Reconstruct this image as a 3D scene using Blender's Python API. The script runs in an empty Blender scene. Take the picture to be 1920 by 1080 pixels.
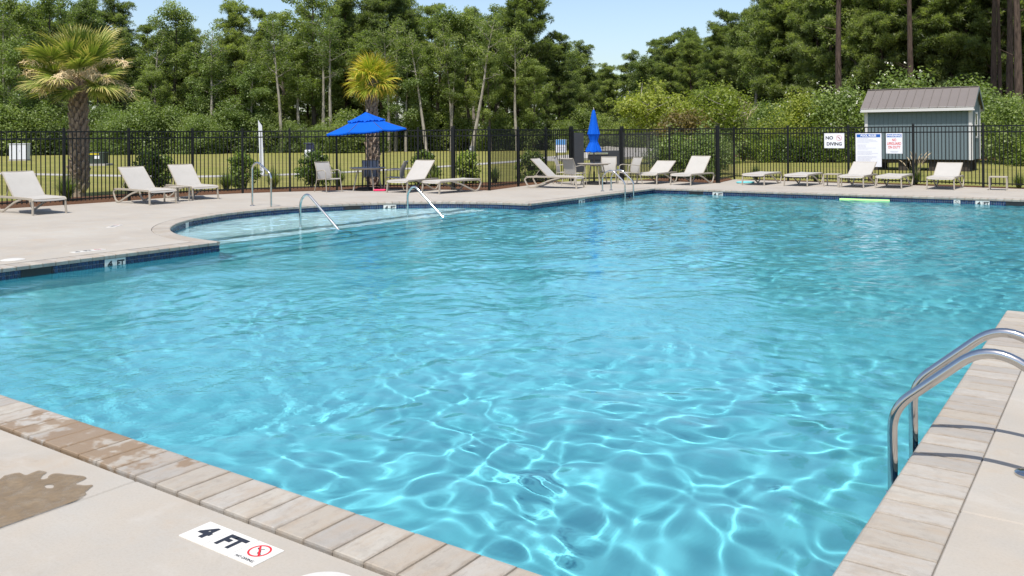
import bpy, bmesh, math, random
import numpy as np
from math import radians, sin, cos, pi, sqrt, atan2
from mathutils import Vector, Matrix

random.seed(7)
rng = np.random.default_rng(11)
scene = bpy.context.scene
col = scene.collection

# ------------------------------------------------------------------ camera
CAM_YAW = 0.60911          # pool axes: y runs along the long pool wall, x across it; metres, deck top at z = 0
CAM_ROLL = -0.007485
cam_data = bpy.data.cameras.new('camera')
cam = bpy.data.objects.new('camera', cam_data)
col.objects.link(cam)
fwd = Vector((-sin(CAM_YAW), cos(CAM_YAW), 0))
right = Vector((cos(CAM_YAW), sin(CAM_YAW), 0))
upv = Vector((0, 0, 1))
u2 = upv * cos(CAM_ROLL) - right * sin(CAM_ROLL)
r2 = right * cos(CAM_ROLL) + upv * sin(CAM_ROLL)
M = Matrix((r2, u2, -fwd)).transposed().to_4x4()
M.translation = (0, 0, 1.65)
cam.matrix_world = M
cam_data.sensor_width = 36
cam_data.lens = 1648.7 / 1920 * 36
cam_data.shift_y = -(540 - 253.36) / 1920
cam_data.clip_start = 0.05
cam_data.clip_end = 2000
scene.camera = cam

# ------------------------------------------------------------------ sky, sun, exposure
SUN_DIR = Vector((-0.15, 0.49, -1.0)).normalized()      # the way the light travels
world = bpy.data.worlds.new('World')
scene.world = world
world.use_nodes = True
wn = world.node_tree
bg = wn.nodes['Background']
sky = wn.nodes.new('ShaderNodeTexSky')
sky.sky_type = 'NISHITA'
sky.sun_disc = False
sky.sun_elevation = math.asin(-SUN_DIR.z)
sky.sun_rotation = atan2(-SUN_DIR.x, -SUN_DIR.y)
sky.altitude = 0
sky.air_density = 1.0
sky.dust_density = 1.5
sky.ozone_density = 1.4
wn.links.new(sky.outputs[0], bg.inputs[0])
bg.inputs[1].default_value = 0.15
sun_data = bpy.data.lights.new('sun', 'SUN')
sun_data.energy = 4.6
sun_data.angle = radians(0.5)
sun_data.color = (1.0, 0.955, 0.88)
sun_data.cycles.is_caustics_light = True
sun = bpy.data.objects.new('sun', sun_data)
col.objects.link(sun)
sun.rotation_euler = SUN_DIR.to_track_quat('-Z', 'Y').to_euler()
sun.location = (-3, -10, 30)
scene.view_settings.view_transform = 'Standard'
scene.view_settings.look = 'None'
scene.view_settings.exposure = 0.32
scene.view_settings.gamma = 1
scene.view_settings.use_curve_mapping = False
scene.render.engine = 'CYCLES'
scene.cycles.use_denoising = True
scene.cycles.max_bounces = 10
scene.cycles.transparent_max_bounces = 12
scene.cycles.transmission_bounces = 8
scene.cycles.sample_clamp_indirect = 6.0
scene.cycles.blur_glossy = 0.5

# ------------------------------------------------------------------ helpers
class MB:
    """collects verts and faces, then links them as ONE mesh object"""
    def __init__(s):
        s.v = []; s.f = []; s.m = []; s.uv = None
    def add(s, verts, faces, mi=0):
        o = len(s.v)
        s.v.extend([tuple(p) for p in verts])
        s.f.extend([tuple(i + o for i in f) for f in faces])
        s.m.extend([mi] * len(faces))
    def box(s, c, d, mi=0, rot=None, bev=0.0):
        hx, hy, hz = d[0] / 2, d[1] / 2, d[2] / 2
        if bev > 0:
            b = min(bev, hx * .9, hy * .9, hz * .9)
            vs = []
            rings = [(-hz, b), (-hz + b, 0), (hz - b, 0), (hz, b)]
            for z, i in rings:
                x, y = hx - i, hy - i
                bb = b if i == 0 else b * 0.5
                vs += [(x - bb, -y, z), (x, -y + bb, z), (x, y - bb, z), (x - bb, y, z), (-x + bb, y, z), (-x, y - bb, z), (-x, -y + bb, z), (-x + bb, -y, z)]
            fs = [tuple(range(7, -1, -1)), tuple(range(24, 32))]
            for r in range(3):
                for k in range(8):
                    a = r * 8 + k; b2 = r * 8 + (k + 1) % 8
                    fs.append((a, b2, b2 + 8, a + 8))
        else:
            vs = [(x, y, z) for z in (-hz, hz) for y in (-hy, hy) for x in (-hx, hx)]
            fs = [(0, 2, 3, 1), (4, 5, 7, 6), (0, 1, 5, 4), (2, 6, 7, 3), (0, 4, 6, 2), (1, 3, 7, 5)]
        if rot is not None:
            vs = [rot @ Vector(p) for p in vs]
        s.add([(p[0] + c[0], p[1] + c[1], p[2] + c[2]) for p in vs], fs, mi)
    def tube(s, pts, r, n=8, mi=0, cap=True, flat=None, up=None):
        """sweep a circle (or, with flat=(a,b), a rounded rectangle a wide, b high) along pts"""
        pts = [Vector(p) for p in pts]
        rings = []
        prev = None
        for i, p in enumerate(pts):
            if i == 0: t = pts[1] - p
            elif i == len(pts) - 1: t = p - pts[i - 1]
            else: t = (pts[i + 1] - p).normalized() + (p - pts[i - 1]).normalized()
            t.normalize()
            if up is not None:
                a = Vector(up)
                a = (a - t * a.dot(t)).normalized()
            elif prev is None:
                a = Vector((0, 0, 1)) if abs(t.z) < .9 else Vector((1, 0, 0))
                a = (a - t * a.dot(t)).normalized()
            else:
                a = (prev - t * prev.dot(t)).normalized()
            prev = a
            b = t.cross(a)
            rr = r[i] if isinstance(r, (list, tuple)) else r
            ring = []
            if flat:
                w, h = flat[0] / 2, flat[1] / 2
                c = min(w, h) * .35
                for (x, y) in ((w, -h + c), (w, h - c), (w - c, h), (-w + c, h), (-w, h - c), (-w, -h + c), (-w + c, -h), (w - c, -h)):
                    ring.append(p + b * x + a * y)
            else:
                for k in range(n):
                    an = 2 * pi * k / n
                    ring.append(p + a * (cos(an) * rr) + b * (sin(an) * rr))
            rings.append(ring)
        m = len(rings[0])
        vs = [q for rg in rings for q in rg]
        fs = []
        for i in range(len(rings) - 1):
            for k in range(m):
                k2 = (k + 1) % m
                fs.append((i * m + k, i * m + k2, (i + 1) * m + k2, (i + 1) * m + k))
        if cap:
            fs.append(tuple(range(m - 1, -1, -1)))
            fs.append(tuple((len(rings) - 1) * m + k for k in range(m)))
        s.add(vs, fs, mi)
    def lathe(s, prof, n=16, c=(0, 0, 0), mi=0, ax=1.0, ay=1.0):
        vs = []; fs = []
        for r, z in prof:
            for k in range(n):
                a = 2 * pi * k / n
                vs.append((c[0] + cos(a) * r * ax, c[1] + sin(a) * r * ay, c[2] + z))
        for i in range(len(prof) - 1):
            for k in range(n):
                k2 = (k + 1) % n
                fs.append((i * n + k, i * n + k2, (i + 1) * n + k2, (i + 1) * n + k))
        if prof[0][0] > 1e-4: fs.append(tuple(range(n - 1, -1, -1)))
        if prof[-1][0] > 1e-4: fs.append(tuple((len(prof) - 1) * n + k for k in range(n)))
        s.add(vs, fs, mi)
    def prism(s, poly, z0, z1, mi=0):
        n = len(poly)
        vs = [(x, y, z0) for x, y in poly] + [(x, y, z1) for x, y in poly]
        fs = [tuple(range(n - 1, -1, -1)), tuple(range(n, 2 * n))]
        fs += [(k, (k + 1) % n, n + (k + 1) % n, n + k) for k in range(n)]
        s.add(vs, fs, mi)
    def mesh(s, name, mats, smooth=False):
        me = bpy.data.meshes.new(name)
        me.from_pydata(s.v, [], s.f)
        for m in (mats if isinstance(mats, (list, tuple)) else [mats]):
            me.materials.append(m)
        if len(set(s.m)) > 1:
            me.polygons.foreach_set('material_index', s.m)
        if smooth:
            me.polygons.foreach_set('use_smooth', [True] * len(me.polygons))
            try: me.set_sharp_from_angle(angle=radians(40))
            except Exception: pass
        me.update()
        return me
    def build(s, name, mats, parent=None, smooth=False, loc=None):
        return link(name, s.mesh(name, mats, smooth), parent, loc)

def link(name, me, parent=None, loc=None, rz=None):
    o = bpy.data.objects.new(name, me)
    col.objects.link(o)
    if parent is not None: o.parent = parent
    if loc is not None: o.location = loc
    if rz is not None: o.rotation_euler = (0, 0, rz)
    return o
def tag(o, label=None, cat=None, group=None, kind=None):
    if label: o['label'] = label
    if cat: o['category'] = cat
    if group: o['group'] = group
    if kind: o['kind'] = kind
    return o
def thing(name, label, cat, loc=(0, 0, 0), rz=0.0, group=None, kind=None):
    o = bpy.data.objects.new(name, None)
    o.empty_display_size = .2
    col.objects.link(o)
    o.location = loc; o.rotation_euler = (0, 0, rz)
    return tag(o, label, cat, group, kind)
def copy_tree(o, parent=None):
    c = o.copy(); col.objects.link(c)
    if parent is not None: c.parent = parent
    for ch in list(o.children): copy_tree(ch, c)
    return c
def arc(c, r, a0, a1, n, plane='xz'):
    out = []
    for k in range(n + 1):
        a = a0 + (a1 - a0) * k / n
        if plane == 'xz': out.append((c[0] + r * cos(a), c[1], c[2] + r * sin(a)))
        elif plane == 'xy': out.append((c[0] + r * cos(a), c[1] + r * sin(a), c[2]))
        else: out.append((c[0], c[1] + r * cos(a), c[2] + r * sin(a)))
    return out
def round_path(pts, rad, n=5):
    """polyline with its inner corners rounded"""
    P = [Vector(p) for p in pts]; out = [P[0]]
    for i in range(1, len(P) - 1):
        a, b, c = P[i - 1], P[i], P[i + 1]
        d1 = (a - b); d2 = (c - b)
        rr = rad[i - 1] if isinstance(rad, (list, tuple)) else rad
        rr = min(rr, d1.length * .48, d2.length * .48)
        p1 = b + d1.normalized() * rr; p2 = b + d2.normalized() * rr
        for k in range(n + 1):
            t = k / n
            out.append(p1 * (1 - t) ** 2 + b * 2 * t * (1 - t) + p2 * t * t)
    out.append(P[-1])
    return out
_fonts = {}
def text_mesh(txt, size, name='lettering', bold=0.0, align='CENTER', extrude=0.0, spacing=1.0, width=1.0):
    """flat lettering as (verts, faces) centred at the origin in the xy plane, cap height about 0.73 * size"""
    cu = bpy.data.curves.new('t', 'FONT')
    cu.body = txt; cu.size = size; cu.align_x = align; cu.align_y = 'CENTER'
    cu.offset = bold; cu.space_character = spacing; cu.resolution_u = 3; cu.extrude = extrude
    o = bpy.data.objects.new('t', cu); col.objects.link(o)
    dg = bpy.context.evaluated_depsgraph_get()
    me = bpy.data.meshes.new_from_object(o.evaluated_get(dg))
    vs = [(v.co.x * width, v.co.y, v.co.z) for v in me.vertices]
    fs = [tuple(p.vertices) for p in me.polygons]
    bpy.data.objects.remove(o); bpy.data.curves.remove(cu); bpy.data.meshes.remove(me)
    return vs, fs

# ------------------------------------------------------------------ materials
class NT:
    def __init__(s, name):
        s.mat = bpy.data.materials.new(name); s.mat.use_nodes = True
        s.t = s.mat.node_tree; s.n = s.t.nodes; s.l = s.t.links
        s.b = s.n['Principled BSDF']; s.out = s.n['Material Output']
    def node(s, typ, **kw):
        nd = s.n.new(typ)
        for k, v in kw.items(): setattr(nd, k, v)
        return nd
    def link(s, a, b): s.l.new(a, b)
    def coord(s, kind='Object', scale=None):
        tc = s.node('ShaderNodeTexCoord')
        if scale is None: return tc.outputs[kind]
        mp = s.node('ShaderNodeMapping'); mp.inputs['Scale'].default_value = scale
        s.link(tc.outputs[kind], mp.inputs[0]); return mp.outputs[0]
    def world(s, scale=None):
        g = s.node('ShaderNodeNewGeometry')
        if scale is None: return g.outputs['Position']
        mp = s.node('ShaderNodeMapping'); mp.inputs['Scale'].default_value = scale
        s.link(g.outputs['Position'], mp.inputs[0]); return mp.outputs[0]
    def noise(s, vec, scale, detail=4, rough=.55, dist=0.0):
        nd = s.node('ShaderNodeTexNoise'); nd.inputs['Scale'].default_value = scale
        nd.inputs['Detail'].default_value = detail; nd.inputs['Roughness'].default_value = rough
        nd.inputs['Distortion'].default_value = dist
        s.link(vec, nd.inputs['Vector']); return nd.outputs['Fac']
    def ramp(s, fac, stops, interp='LINEAR'):
        r = s.node('ShaderNodeValToRGB'); r.color_ramp.interpolation = interp
        els = r.color_ramp.elements
        while len(els) < len(stops): els.new(.5)
        for e, (p, c) in zip(els, stops):
            e.position = p; e.color = (*c, 1) if len(c) == 3 else c
        s.link(fac, r.inputs[0]); return r.outputs[0]
    def mix(s, fac, a, b, mode='MIX'):
        m = s.node('ShaderNodeMix', data_type='RGBA', blend_type=mode)
        for sock, val in ((m.inputs[0], fac), (m.inputs[6], a), (m.inputs[7], b)):
            if hasattr(val, 'is_output'): s.link(val, sock)
            elif isinstance(val, (int, float)): sock.default_value = val
            else: sock.default_value = (*val, 1)
        return m.outputs[2]
    def math(s, op, a, b=0.0):
        m = s.node('ShaderNodeMath', operation=op)
        for sock, val in ((m.inputs[0], a), (m.inputs[1], b)):
            if hasattr(val, 'is_output'): s.link(val, sock)
            else: sock.default_value = val
        return m.outputs[0]
    def rand(s): return s.node('ShaderNodeObjectInfo').outputs['Random']
    def attr(s, name):
        a = s.node('ShaderNodeAttribute'); a.attribute_name = name; return a
    def bump(s, h, strength=.3, dist=.01):
        b = s.node('ShaderNodeBump'); b.inputs['Strength'].default_value = strength
        b.inputs['Distance'].default_value = dist; s.link(h, b.inputs['Height'])
        s.link(b.outputs[0], s.b.inputs['Normal']); return b.outputs[0]
    def set(s, color=None, rough=None, metal=None, spec=None):
        if color is not None:
            if hasattr(color, 'is_output'): s.link(color, s.b.inputs['Base Color'])
            else: s.b.inputs['Base Color'].default_value = (*color, 1)
        if rough is not None:
            if hasattr(rough, 'is_output'): s.link(rough, s.b.inputs['Roughness'])
            else: s.b.inputs['Roughness'].default_value = rough
        if metal is not None: s.b.inputs['Metallic'].default_value = metal
        if spec is not None: s.b.inputs['Specular IOR Level'].default_value = spec
        return s.mat
def simple(name, color, rough=.6, metal=0.0, var=.12, scale=8.0, spec=.4, bump=0.0):
    """plain colour with a little unevenness and per-object variation"""
    t = NT(name)
    n = t.noise(t.coord('Object'), scale, 4)
    c = t.mix(n, tuple(x * (1 - var) for x in color), tuple(min(1, x * (1 + var)) for x in color))
    if bump: t.bump(n, bump, .003)
    return t.set(c, rough, metal, spec)
# ------------------------------------------------------------------ pool water and shell
WZ = -0.15                 # water level
PX0, PX1 = -11.8, 14.0     # left wall, far right end
PY0, PY1 = 2.75, 24.5      # near wall, far wall
RX, RY = -0.89, 9.27       # the deck peninsula on the right starts at x > RX, y < RY
BAY = (-11.8, 13.2, 4.42)  # centre and radius of the round entry bay

def bay_pts(r, a0=-pi / 2, a1=-3 * pi / 2, n=48):
    return [(BAY[0] + r * cos(a0 + (a1 - a0) * k / n), BAY[1] + r * sin(a0 + (a1 - a0) * k / n)) for k in range(n + 1)]

RIPPLE = .0065
t = NT('pool_water')
t.n.remove(t.b)
gl = t.node('ShaderNodeBsdfGlass'); gl.inputs['IOR'].default_value = 1.333; gl.inputs['Roughness'].default_value = 0.0
gl.inputs['Color'].default_value = (0.86, 0.98, 1.0, 1)
# capillary ripples too fine for the mesh, gathered in drifting patches
p = t.world()
fine = t.noise(p, 9.0, 3, .6, .6)
fine2 = t.noise(t.world((1.0, 1.0, 1)), 26.0, 2, .5)
patch = t.ramp(t.noise(p, .45, 3, .6), [(.36, (.12, .12, .12)), (.62, (1, 1, 1))])
sx_ = t.node('ShaderNodeSeparateXYZ'); t.link(p, sx_.inputs[0])
dd = t.math('SQRT', t.math('ADD', t.math('POWER', t.math('MULTIPLY', t.math('ADD', sx_.outputs[0], 1.6), .26), 2.0), t.math('POWER', t.math('MULTIPLY', t.math('ADD', sx_.outputs[1], -3.6), .24), 2.0)))
sheltered = t.ramp(dd, [(.42, (.06, .06, .06)), (1.0, (1, 1, 1))])      # the corner by the ladder lies in the lee
patch = t.math('MULTIPLY', patch, sheltered)
hgt = t.math('MULTIPLY', t.math('ADD', fine, t.math('MULTIPLY', fine2, .30)), patch)
bp_ = t.node('ShaderNodeBump'); bp_.inputs['Strength'].default_value = 1.0; bp_.inputs['Distance'].default_value = RIPPLE
t.link(hgt, bp_.inputs['Height']); t.link(bp_.outputs[0], gl.inputs['Normal'])
t.link(gl.outputs[0], t.out.inputs['Surface'])
M_water = t.mat

t = NT('water_blue_plaster')
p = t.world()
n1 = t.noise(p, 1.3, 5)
c = t.ramp(n1, [(.3, (.13, .415, .47)), (.7, (.17, .475, .53))])  # the blue that deep water gives the light is put into the plaster colour
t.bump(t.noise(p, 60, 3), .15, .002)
M_water_blue_plaster = t.set(c, .7, 0, .2)

def wave_height(x, y):
    """surface height of the ripples: many short crossing wave trains, stronger where the return jets stir the water"""
    r = np.random.default_rng(5)
    h = np.zeros_like(x)
    wx = x + .10 * np.sin(1.9 * y + .7 * x) + .05 * np.sin(4.1 * x - 2.3 * y)
    wy = y + .10 * np.sin(1.6 * x - .9 * y) + .05 * np.sin(3.7 * y + 2.9 * x)
    def train(lo, hi, n, slope, main=None, spread=pi):
        out = np.zeros_like(x)
        for _ in range(n):
            L = lo * (hi / lo) ** r.random()
            k = 2 * pi / L
            a = r.random() * 2 * pi if main is None else main + r.normal() * spread
            out += slope / k * np.sin(k * (wx * cos(a) + wy * sin(a)) + r.random() * 2 * pi)
        return out / sqrt(n / 2)
    # the return jets stir the water along the left and in the middle; the near right corner is calmer
    j1 = np.exp(-(((x + 8.0) / 4.6) ** 2 + ((y - 6.6) / 3.6) ** 2))
    j2 = np.exp(-(((x + 3.6) / 1.5) ** 2 + ((y - 5.2) / 1.8) ** 2))
    j3 = np.exp(-(((x + 6.6) / 1.6) ** 2 + ((y - 3.9) / 1.1) ** 2))
    far = np.clip((y - 8) / 7, 0, 1)
    h += train(.9, 2.0, 12, .016)
    web = np.exp(-(((x + 1.8) / 3.0) ** 2 + ((y - 4.0) / 3.2) ** 2))        # the near right corner, where the light web is boldest
    h += train(.30, .70, 32, .056) * (.17 + .72 * web + .20 * far)
    h += train(.17, .36, 30, .040) * (.32 + .50 * web + .10 * j2 + .80 * far + .3 * j3)
    h += train(.10, .18, 40, .016) * (.3 + 1.0 * j1 + .1 * j2 + 1.4 * far)
    h += train(.22, .5, 20, .020, main=.9, spread=.5) * j1
    h += train(.16, .42, 40, .055, main=-.75, spread=.7) * far
    return h

def graded(lo, hi, f0, f1, fine, coarse):
    """grid lines from lo to hi, fine between f0 and f1, growing coarser outside"""
    out = [f0]
    while out[-1] < f1: out.append(out[-1] + fine)
    s = fine
    while out[-1] < hi: s = min(coarse, s * 1.06); out.append(out[-1] + s)
    s = fine; left = [out[0]]
    while left[-1] > lo: s = min(coarse, s * 1.06); left.append(left[-1] - s)
    return np.array(left[:0:-1] + out)

gx = graded(-16.4, PX1 + .1, -8.5, -.6, .024, .05)
gy = graded(PY0 - .02, PY1 + .02, PY0 - .02, 8.5, .024, .042)
X, Y = np.meshgrid(gx, gy)
Z = WZ + wave_height(X, Y)
nx, ny = len(gx), len(gy)
idx = np.arange(nx * ny).reshape(ny, nx)
cxm = (X[:-1, :-1] + X[1:, 1:]) / 2; cym = (Y[:-1, :-1] + Y[1:, 1:]) / 2
inside = ((cxm > PX0 - .05) & (cym < PY1 + .1) & ~((cxm > RX + .06) & (cym < RY - .06))) | \
         ((cxm <= PX0) & ((cxm - BAY[0]) ** 2 + (cym - BAY[1]) ** 2 < (BAY[2] + .06) ** 2))
q = np.stack([idx[:-1, :-1], idx[:-1, 1:], idx[1:, 1:], idx[1:, :-1]], -1)[inside]
used = np.unique(q); remap = -np.ones(nx * ny, int); remap[used] = np.arange(len(used))
co = np.stack([X, Y, Z], -1).reshape(-1, 3)[used]
me = bpy.data.meshes.new('pool_water')
me.vertices.add(len(co)); me.vertices.foreach_set('co', co.ravel().astype(np.float32))
me.loops.add(len(q) * 4); me.loops.foreach_set('vertex_index', remap[q].ravel().astype(np.int32))
me.polygons.add(len(q)); me.polygons.foreach_set('loop_start', np.arange(0, len(q) * 4, 4, dtype=np.int32))
me.polygons.foreach_set('use_smooth', np.ones(len(q), bool))
me.update(calc_edges=True); me.validate()
me.materials.append(M_water)
water = link('pool_water', me)
tag(water, kind='structure')
water.cycles.is_caustics_caster = True

# the shell: floor, walls below the tile line, the shallow bay and its steps
FZ = -1.42
mb = MB()
def sheet(x0, y0, x1, y1, z): mb.add([(x0, y0, z), (x1, y0, z), (x1, y1, z), (x0, y1, z)], [(0, 1, 2, 3)])
sheet(-13.6, PY0, PX1, PY1, FZ)
def wall(a, b, z0, z1): mb.add([(*a, z0), (*b, z0), (*b, z1), (*a, z1)], [(0, 1, 2, 3)])
outline = [(PX0, PY0), (RX, PY0), (RX, RY), (PX1, RY), (PX1, PY1), (PX0, PY1), (PX0, 17.62)] 
for a, b in zip(outline[:-1], outline[1:]): wall(a, b, FZ, -.2)
wall((PX0, 8.78), (PX0, PY0), FZ, -.2)
bp = bay_pts(BAY[2])
for a, b in zip(bp[:-1], bp[1:]): wall(a, b, FZ, -.2)
shell = mb.build('pool_shell', M_water_blue_plaster)
tag(shell, kind='structure')
shell.cycles.is_caustics_receiver = True
mb = MB()
# steps across the mouth of the bay: chords of the circle
def chord(x):
    d = BAY[0] - x
    if d < 0: return (8.8, 17.6)
    h = sqrt(max(BAY[2] ** 2 - d * d, 0)); return (BAY[1] - h, BAY[1] + h)
sx = [-13.35, -12.95, -12.55, -12.15, -11.78]
sz = [-.36, -.56, -.76, -.96, -1.16]
shelf = [p for p in bay_pts(BAY[2] - .001, n=64) if p[0] < sx[0]]
mb.prism(shelf, FZ - .1, -.36)
for i in range(1, 5):
    a0, a1 = chord(sx[i - 1]); b0, b1 = chord(sx[i])
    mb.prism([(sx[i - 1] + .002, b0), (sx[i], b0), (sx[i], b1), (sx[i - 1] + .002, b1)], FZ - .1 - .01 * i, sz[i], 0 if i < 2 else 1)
t = NT('shelf_plaster')
M_shelf = t.set(t.ramp(t.noise(t.world(), 2.0, 4), [(.3, (.60, .68, .69)), (.7, (.66, .73, .73))]), .7, 0, .2)  # pale copy of the plaster: the weaker tint of shallow water, set as base colour
steps = mb.build('entry_steps', [M_shelf, M_water_blue_plaster])
tag(steps, kind='structure'); steps.cycles.is_caustics_receiver = True
# ------------------------------------------------------------------ deck, coping, tile band
from mathutils.geometry import tessellate_polygon

FENCE_L = [(-22.3, 6.2), (-21.95, 8.2), (-21.75, 9.9), (-21.6, 11.53), (-21.5, 13.2), (-21.75, 15.3), (-21.3, 16.67), (-20.6, 17.85), (-19.78, 18.98),
           (-18.85, 20.05), (-17.89, 20.58), (-16.76, 20.89), (-15.6, 21.15), (-15.95, 23.2), (-16.24, 25.3), (-16.09, 26.7)]
GATE = [(-16.09, 26.7), (-14.8, 28.1)]
FENCE_M = [(-14.8, 28.1), (-13.0, 28.2), (-11.16, 27.98), (-11.54, 30.5)]
FENCE_R = [(-11.54, 30.5), (-9.5, 30.16), (-7.42, 29.82), (-5.4, 29.49), (-3.44, 29.17), (-1.5, 28.85), (.5, 28.52), (2.5, 28.19), (4.5, 27.86)]
fence_all = FENCE_L + GATE[1:] + FENCE_M[1:] + FENCE_R[1:]
FOOT = [(-22.6, -5)] + fence_all + [(16, 26.0), (16, -5)]      # everything the deck and pool stand on

def poly_sheet(name, loops, z, mat, thick=0.0):
    """a flat sheet from an outer loop and holes"""
    vl = [[Vector((x, y, 0)) for x, y in lp] for lp in loops]
    tris = tessellate_polygon(vl)
    flat = [p for lp in loops for p in lp]
    mb = MB()
    fs = []
    for a, b, c in tris:
        (x0, y0), (x1, y1), (x2, y2) = flat[a], flat[b], flat[c]
        fs.append((a, b, c) if (x1 - x0) * (y2 - y0) - (x2 - x0) * (y1 - y0) > 0 else (a, c, b))
    mb.add([(x, y, z) for x, y in flat], fs)
    if thick:
        o = 0
        for lp in loops:
            n = len(lp)
            mb.add([(x, y, z) for x, y in lp] + [(x, y, z - thick) for x, y in lp],
                   [(k, n + k, n + (k + 1) % n, (k + 1) % n) for k in range(n)])
    return mb.build(name, mat)

# broomed concrete: pale beige, blotchy, with a fine brush grain and hairline dirt
t = NT('deck_concrete')
p = t.world()
big = t.noise(p, .55, 5, .6)
mid = t.noise(p, 3.2, 5, .62)
fine = t.noise(t.world((30, 120, 30)), 1.5, 3, .6)
grit = t.noise(p, 75, 3, .7)
c = t.ramp(big, [(.30, (.305, .280, .247)), (.52, (.350, .328, .295)), (.72, (.385, .368, .334))])
c = t.mix(t.ramp(mid, [(.35, (0, 0, 0)), (.75, (1, 1, 1))]), c, t.mix(.5, c, (.40, .335, .26)))
c = t.mix(t.math('MULTIPLY', fine, .28), c, (.30, .265, .22))
c = t.mix(t.ramp(grit, [(.45, (0, 0, 0)), (.8, (.42, .42, .42))]), c, (.27, .245, .205))
spots = t.ramp(t.noise(p, 9, 2, .5), [(.70, (0, 0, 0)), (.78, (1, 1, 1))])
c = t.mix(t.math('MULTIPLY', spots, .22), c, (.24, .19, .14))
rust = t.ramp(t.noise(p, 1.9, 6, .68, .5), [(.56, (0, 0, 0)), (.72, (1, 1, 1))])
c = t.mix(t.math('MULTIPLY', rust, .30), c, (.34, .25, .165))
pale = t.ramp(t.noise(t.world((1.4, 2.3, 1)), 1.3, 6, .7, .8), [(.55, (0, 0, 0)), (.70, (1, 1, 1))])
c = t.mix(t.math('MULTIPLY', pale, .30), c, (.43, .41, .38))
t.bump(t.math('ADD', t.math('MULTIPLY', fine, .6), t.math('MULTIPLY', grit, .6)), .25, .0025)
M_deck = t.set(c, .82, 0, .25)

deck = thing('pool_deck', None, None, kind='structure')
CO = .31    # coping depth
# the deck behind the far and left coping in one pour, up to the fence
outer_bay = bay_pts(BAY[2] + CO - .012, -pi / 2 - .067, -3 * pi / 2 + .067, 56)
far_poly = [(-12.12, -5)] + outer_bay + [(-12.12, PY1 + CO + .005), (16, PY1 + CO + .005), (16, 26.0)] + \
           [(x, y) for x, y in reversed(fence_all)] + [(-22.6, -5)]
s = poly_sheet('deck_slab', [far_poly], 0, M_deck, .12); s.parent = deck
def slab(x0, y0, x1, y1):
    mb = MB(); g = .004
    mb.box(((x0 + x1) / 2, (y0 + y1) / 2, -.06), (x1 - x0 - g * 2, y1 - y0 - g * 2, .12), bev=.006)
    o = mb.build('deck_slab', M_deck, deck); return o
YJ = PY0 - CO - .006
for x0, x1 in ((-12.11, -7.6), (-7.6, -3.915), (-3.915, -.585)):
    slab(x0, -1.3, x1, YJ); slab(x0, -5, x1, -1.3)
for y0, y1 in ((-1.3, 1.3), (1.3, 4.25), (4.25, 7.2), (7.2, RY - CO - .006)):
    slab(-.604, y0, 2.6, y1); slab(2.6, y0, 6, y1)
t = NT('joint_grime'); M_grime = t.set((.045, .038, .03), .9)
mb = MB(); mb.box((-3, -1.3, -.18), (19, 7.4, .06)); mb.box((3, 3.2, -.18), (7.3, 11.4, .06))
o = mb.build('joint_bed', M_grime, deck)

# coping stones: tumbled buff and grey pavers, one object each
t = NT('coping_stone')
oc = t.coord('Object'); rnd = t.rand()
wv = t.world()
off = t.node('ShaderNodeVectorMath', operation='ADD'); t.link(wv, off.inputs[0])
cmb = t.node('ShaderNodeCombineXYZ'); t.link(t.math('MULTIPLY', rnd, 37.0), cmb.inputs[0]); t.link(t.math('MULTIPLY', rnd, 91.0), cmb.inputs[2])
t.link(cmb.outputs[0], off.inputs[1])
pv = off.outputs[0]
base = t.ramp(rnd, [(0, (.325, .295, .255)), (.25, (.355, .332, .30)), (.5, (.295, .276, .252)), (.75, (.375, .348, .305)), (.9, (.33, .295, .25))], 'CONSTANT')
st = t.node('ShaderNodeMapping'); st.inputs['Scale'].default_value = (5, 14, 8); t.link(oc, st.inputs[0])
off2 = t.node('ShaderNodeVectorMath', operation='ADD'); t.link(st.outputs[0], off2.inputs[0]); t.link(cmb.outputs[0], off2.inputs[1])
streak = t.noise(off2.outputs[0], 1.0, 5, .65)
c = t.mix(t.math('MULTIPLY', t.ramp(streak, [(.45, (0, 0, 0)), (.68, (1, 1, 1))]), .5), base, (.315, .24, .17))
streak2 = t.noise(off2.outputs[0], 2.1, 5, .7)
c = t.mix(t.math('MULTIPLY', t.ramp(streak2, [(.55, (0, 0, 0)), (.72, (1, 1, 1))]), .5), c, (.20, .175, .15))
grit = t.noise(pv, 120, 3)
c = t.mix(t.math('MULTIPLY', grit, .35), c, (.27, .24, .20))
so_ = t.node('ShaderNodeSeparateXYZ'); t.link(oc, so_.inputs[0])
ey = t.math('ADD', t.math('ABSOLUTE', so_.outputs[1]), t.math('MULTIPLY', t.math('SUBTRACT', t.noise(off2.outputs[0], 1.6, 5, .7), .5), .075))
seam = t.ramp(ey, [(.066, (0, 0, 0)), (.088, (1, 1, 1))])
c = t.mix(t.math('MULTIPLY', seam, .55), c, (.19, .145, .10))
blot = t.ramp(t.noise(pv, 11, 6, .7), [(.50, (0, 0, 0)), (.66, (1, 1, 1))])
c = t.mix(t.math('MULTIPLY', blot, .35), c, (.23, .205, .175))
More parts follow.
